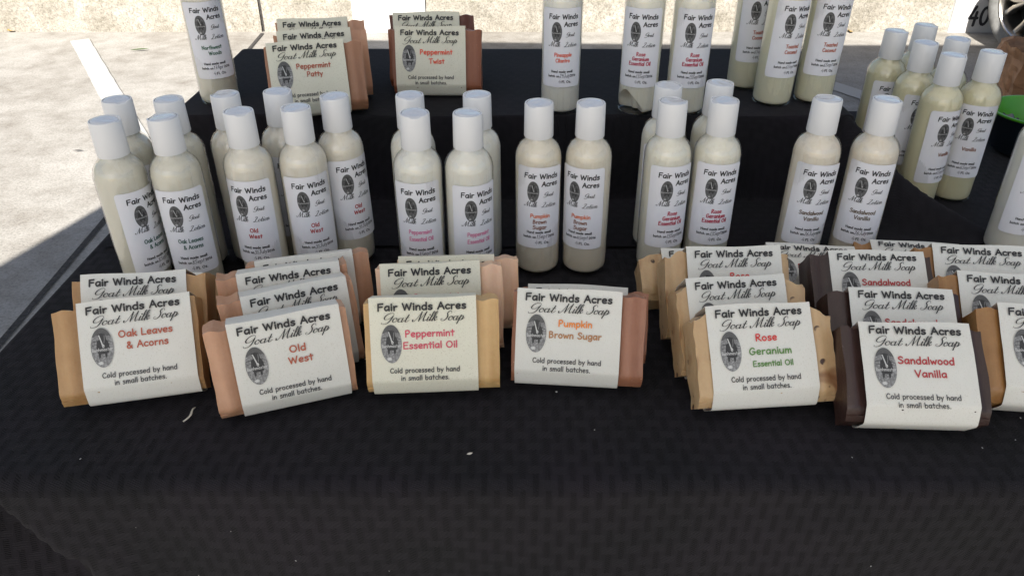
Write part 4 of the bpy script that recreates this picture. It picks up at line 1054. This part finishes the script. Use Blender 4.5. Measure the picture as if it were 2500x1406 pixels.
def bag():
    bm = bmesh.new(); bmesh.ops.create_cube(bm, size=1)
    bmesh.ops.subdivide_edges(bm, edges=bm.edges, cuts=9, use_grid_fill=True)
    for v in bm.verts:
        p = v.co.copy(); n = noise.noise(p * 3.1) * .05 + noise.noise(p * 8) * .025
        v.co = Vector((p.x * .44 + n * .6, p.y * .24 + n * .5, (p.z + .5) * .20 + (noise.noise(p * 5 + Vector((4, 1, 2))) * .02 if p.z > -.4 else 0)))
    me = bpy.data.meshes.new('paper_bag'); bm.to_mesh(me); bm.free(); me.materials.append(M_KRAFT); return me
tag(link('paper_bag', bag(), loc=(2.24, 3.20, GZ + .002), rot=(0, 0, -.1)), 'crumpled brown paper bag on the ground in front of the car wheel', 'bag')
vs, fs = [], []
for j in range(9):
    for i in range(13):
        u, v = i / 12, j / 8; vs.append((u * .6, v * .28, .004 + .008 * abs(noise.noise(Vector((u * 5, v * 4, 3))))))
for j in range(8):
    for i in range(12): q = j * 13 + i; fs.append((q, q + 1, q + 14, q + 13))
tag(link('white_sheet', mesh('white_sheet', vs, fs, M_WHITEP, smooth=True), loc=(1.90, 2.74, GZ + .002), rot=(0, 0, -.05)), 'flat white sheet lying on the shaded ground below the brown paper bag', 'sheet')

# ------------------------------------------------------------------ parked car: one front wheel is in view
car = empty('parked_car', (2.435, 4.205, GZ), (0, 0, R(-16))); tag(car, 'parked car of which the silver alloy front wheel and grey tyre show', 'car')
# local: x to the right of its near flank, y = 0 at the nose, -y towards the tail
prof = [(0.0, .168), (.02, .56), (-.12, .72), (-.95, .92), (-1.45, 1.30), (-2.7, 1.38), (-3.5, .98), (-3.95, .90), (-4.05, .5), (-4.0, .32), (-3.42, .30)]
arch = lambda c, r: [(c + r * math.cos(a), .27 + r * math.sin(a)) for a in [R(q) for q in range(175, 4, -17)]]
pl = prof[:-1] + [(-3.55, .30)] + arch(-3.2, .33)[::1] + [(-2.85, .24), (-.70, .24)] + arch(-.385, .29)[::1] + [(-.075, .168)]
def extr(pl, x0, x1):
    n = len(pl); vs = [(x0, a, b) for a, b in pl] + [(x1, a, b) for a, b in pl]
    fs = [tuple(range(n)), tuple(range(2 * n - 1, n - 1, -1))] + [(k, (k + 1) % n + 0, (k + 1) % n + n, k + n) for k in range(n)]
    return vs, fs
me = mesh('body', *extr(pl, 0.0, 1.68), M_CARPAINT)
bm = bmesh.new(); bm.from_mesh(me); bmesh.ops.recalc_face_normals(bm, faces=bm.faces)
bmesh.ops.triangulate(bm, faces=[f for f in bm.faces if len(f.verts) > 4]); bm.to_mesh(me); bm.free()
link('body', me, car)
wp = [(-1.05, .95), (-1.48, 1.26), (-2.65, 1.33), (-3.3, .99)]
me = mesh('side_window', *extr(wp, -.006, .02), M_GLASS); link('side_window', me, car)
TR = .262
def wheel(name, loc, rot):
    wh = link(name, mesh('tyre', *lathe([(.185, -.085), (.215, -.098), (.243, -.096), (.256, -.082), (TR, -.06), (TR, .06), (.256, .082), (.243, .096), (.215, .098), (.185, .085)], 72), [M_TYRE, M_TREAD], smooth=True), car, loc=loc, rot=rot)
    me = wh.data
    for p in me.polygons:
        if abs(p.center.z) < .07: p.material_index = 1
    rim = [(.186, .086), (.190, .094), (.183, .097), (.176, .090), (.170, .060), (.164, .030), (.164, -.07), (.186, -.085)]
    link('rim', mesh('rim', *lathe(rim, 72), M_ALLOY, smooth=True, angle=45), wh)
    link('dark_backing_disc', mesh('dark_backing_disc', *lathe([(0, .0), (.155, .0), (.163, -.02)], 40), M_DARK, smooth=True), wh)  # near-black disc behind the spokes; the recess's shade is put into its colour
    link('hub_cap', mesh('hub_cap', *lathe([(.034, .05), (.034, .078), (.030, .083), (0, .085)], 32), M_ALLOY, smooth=True, angle=40), wh)
    for k in range(6):
        a0 = 2 * PI * k / 6 + .3
        for s_ in (-1, 1):
            vs = []
            for t in (0, .33, .66, 1.0):
                r = .03 + .142 * t; a = a0 + s_ * (.02 + .20 * t ** 1.5); w2 = .0125 + .004 * t
                zt = .075 + .006 * math.sin(PI * t) ; n = (-math.sin(a), math.cos(a)); c = (r * math.cos(a), r * math.sin(a))
                vs += [(c[0] - n[0] * w2, c[1] - n[1] * w2, .04), (c[0] - n[0] * w2 * .6, c[1] - n[1] * w2 * .6, zt), (c[0] + n[0] * w2 * .6, c[1] + n[1] * w2 * .6, zt), (c[0] + n[0] * w2, c[1] + n[1] * w2, .04)]
            fs = []
            for q in range(3):
                for j in range(3): A = q * 4 + j; fs.append((A, A + 4, A + 5, A + 1))
            link('spoke', bevel_mesh(mesh('spoke', vs, fs, M_ALLOY), .003, 2, 20), wh)
    for k in range(5):
        a = 2 * PI * k / 5; link('lug_nut', mesh('lug_nut', *lathe([(.0075, .06), (.0075, .082), (0, .083)], 8), M_ALLOY), wh, loc=(.052 * math.cos(a), .052 * math.sin(a), 0))
    return wh
wheel('wheel', (.16, -.40, TR), (R(90), 0, R(-90 + 36)))
wheel('wheel', (.12, -3.2, TR), (R(90), 0, R(-90)))

# ------------------------------------------------------------------ lint, crumbs and a sliver on the cloth
vs, fs = [], []; rnd = random.Random(3)
for k in range(64):
    if k < 48: x = rnd.uniform(-.30, .55); y = rnd.uniform(.325, .50); z = .0016
    else: x = rnd.uniform(-.24, .4); y = .3055; z = -rnd.uniform(.02, .12)
    s_ = rnd.uniform(.0002, .0006) * (1 if k % 9 else 1.4); a = rnd.uniform(0, PI); el = rnd.uniform(.3, 1)
    b = len(vs)
    ca, sa = math.cos(a), math.sin(a)
    if z > 0: pts = [(x + (p * ca - q * sa * el) * s_, y + (p * sa + q * ca * el) * s_, z) for p, q in ((-1, -1), (1, -1), (1, 1), (-1, 1))]; tp = (x, y, z + s_ * .6)
    else: pts = [(x + (p * ca - q * sa * el) * s_, y - .0006, z + (p * sa + q * ca * el) * s_) for p, q in ((-1, -1), (1, -1), (1, 1), (-1, 1))]; tp = (x, y - .0006 - s_ * .6, z)
    vs += pts + [tp]; fs += [(b, b + 1, b + 4), (b + 1, b + 2, b + 4), (b + 2, b + 3, b + 4), (b + 3, b, b + 4), (b + 3, b + 2, b + 1, b)]
o = link('cloth_crumbs', mesh('cloth_crumbs', vs, fs, M_LINT)); tag(o, 'tiny white crumbs and lint scattered over the black cloth', kind='stuff')
vs, fs = [], []
for i in range(9):
    t = i / 8; cxx = .0015 * math.sin(t * 5); ww = .0009 * (1 - .6 * abs(t - .4)); zz = .0012 + .001 * math.sin(t * PI)
    vs += [(cxx - ww, (t - .5) * .013, zz), (cxx + ww, (t - .5) * .013, zz + .0004), (cxx, (t - .5) * .013, zz - .0006)]
for i in range(8):
    for j in range(3): a = i * 3 + j; b = i * 3 + (j + 1) % 3; fs.append((a, b, b + 3, a + 3))
fs += [(0, 2, 1), (24, 25, 26)]
tag(link('soap_sliver', mesh('soap_sliver', vs, fs, M_FLAKE, smooth=True), loc=at(466, 1015, .001), rot=(0, 0, -.32)), 'thin pale sliver of soap on the black cloth between the two left soap stacks', 'sliver')
for px, py, lab in ((1654, 917, 'small white flake on the cloth left of the front flecked soap'), (1147, 1108, 'tiny curled pinkish flake on the cloth in the middle foreground')):
    tag(link('soap_flake', leafmesh('soap_flake', .0035, .0018, M_FLAKE, .5), loc=at(px, py, .0018), rot=(0, 0, .4)), lab, 'flake')
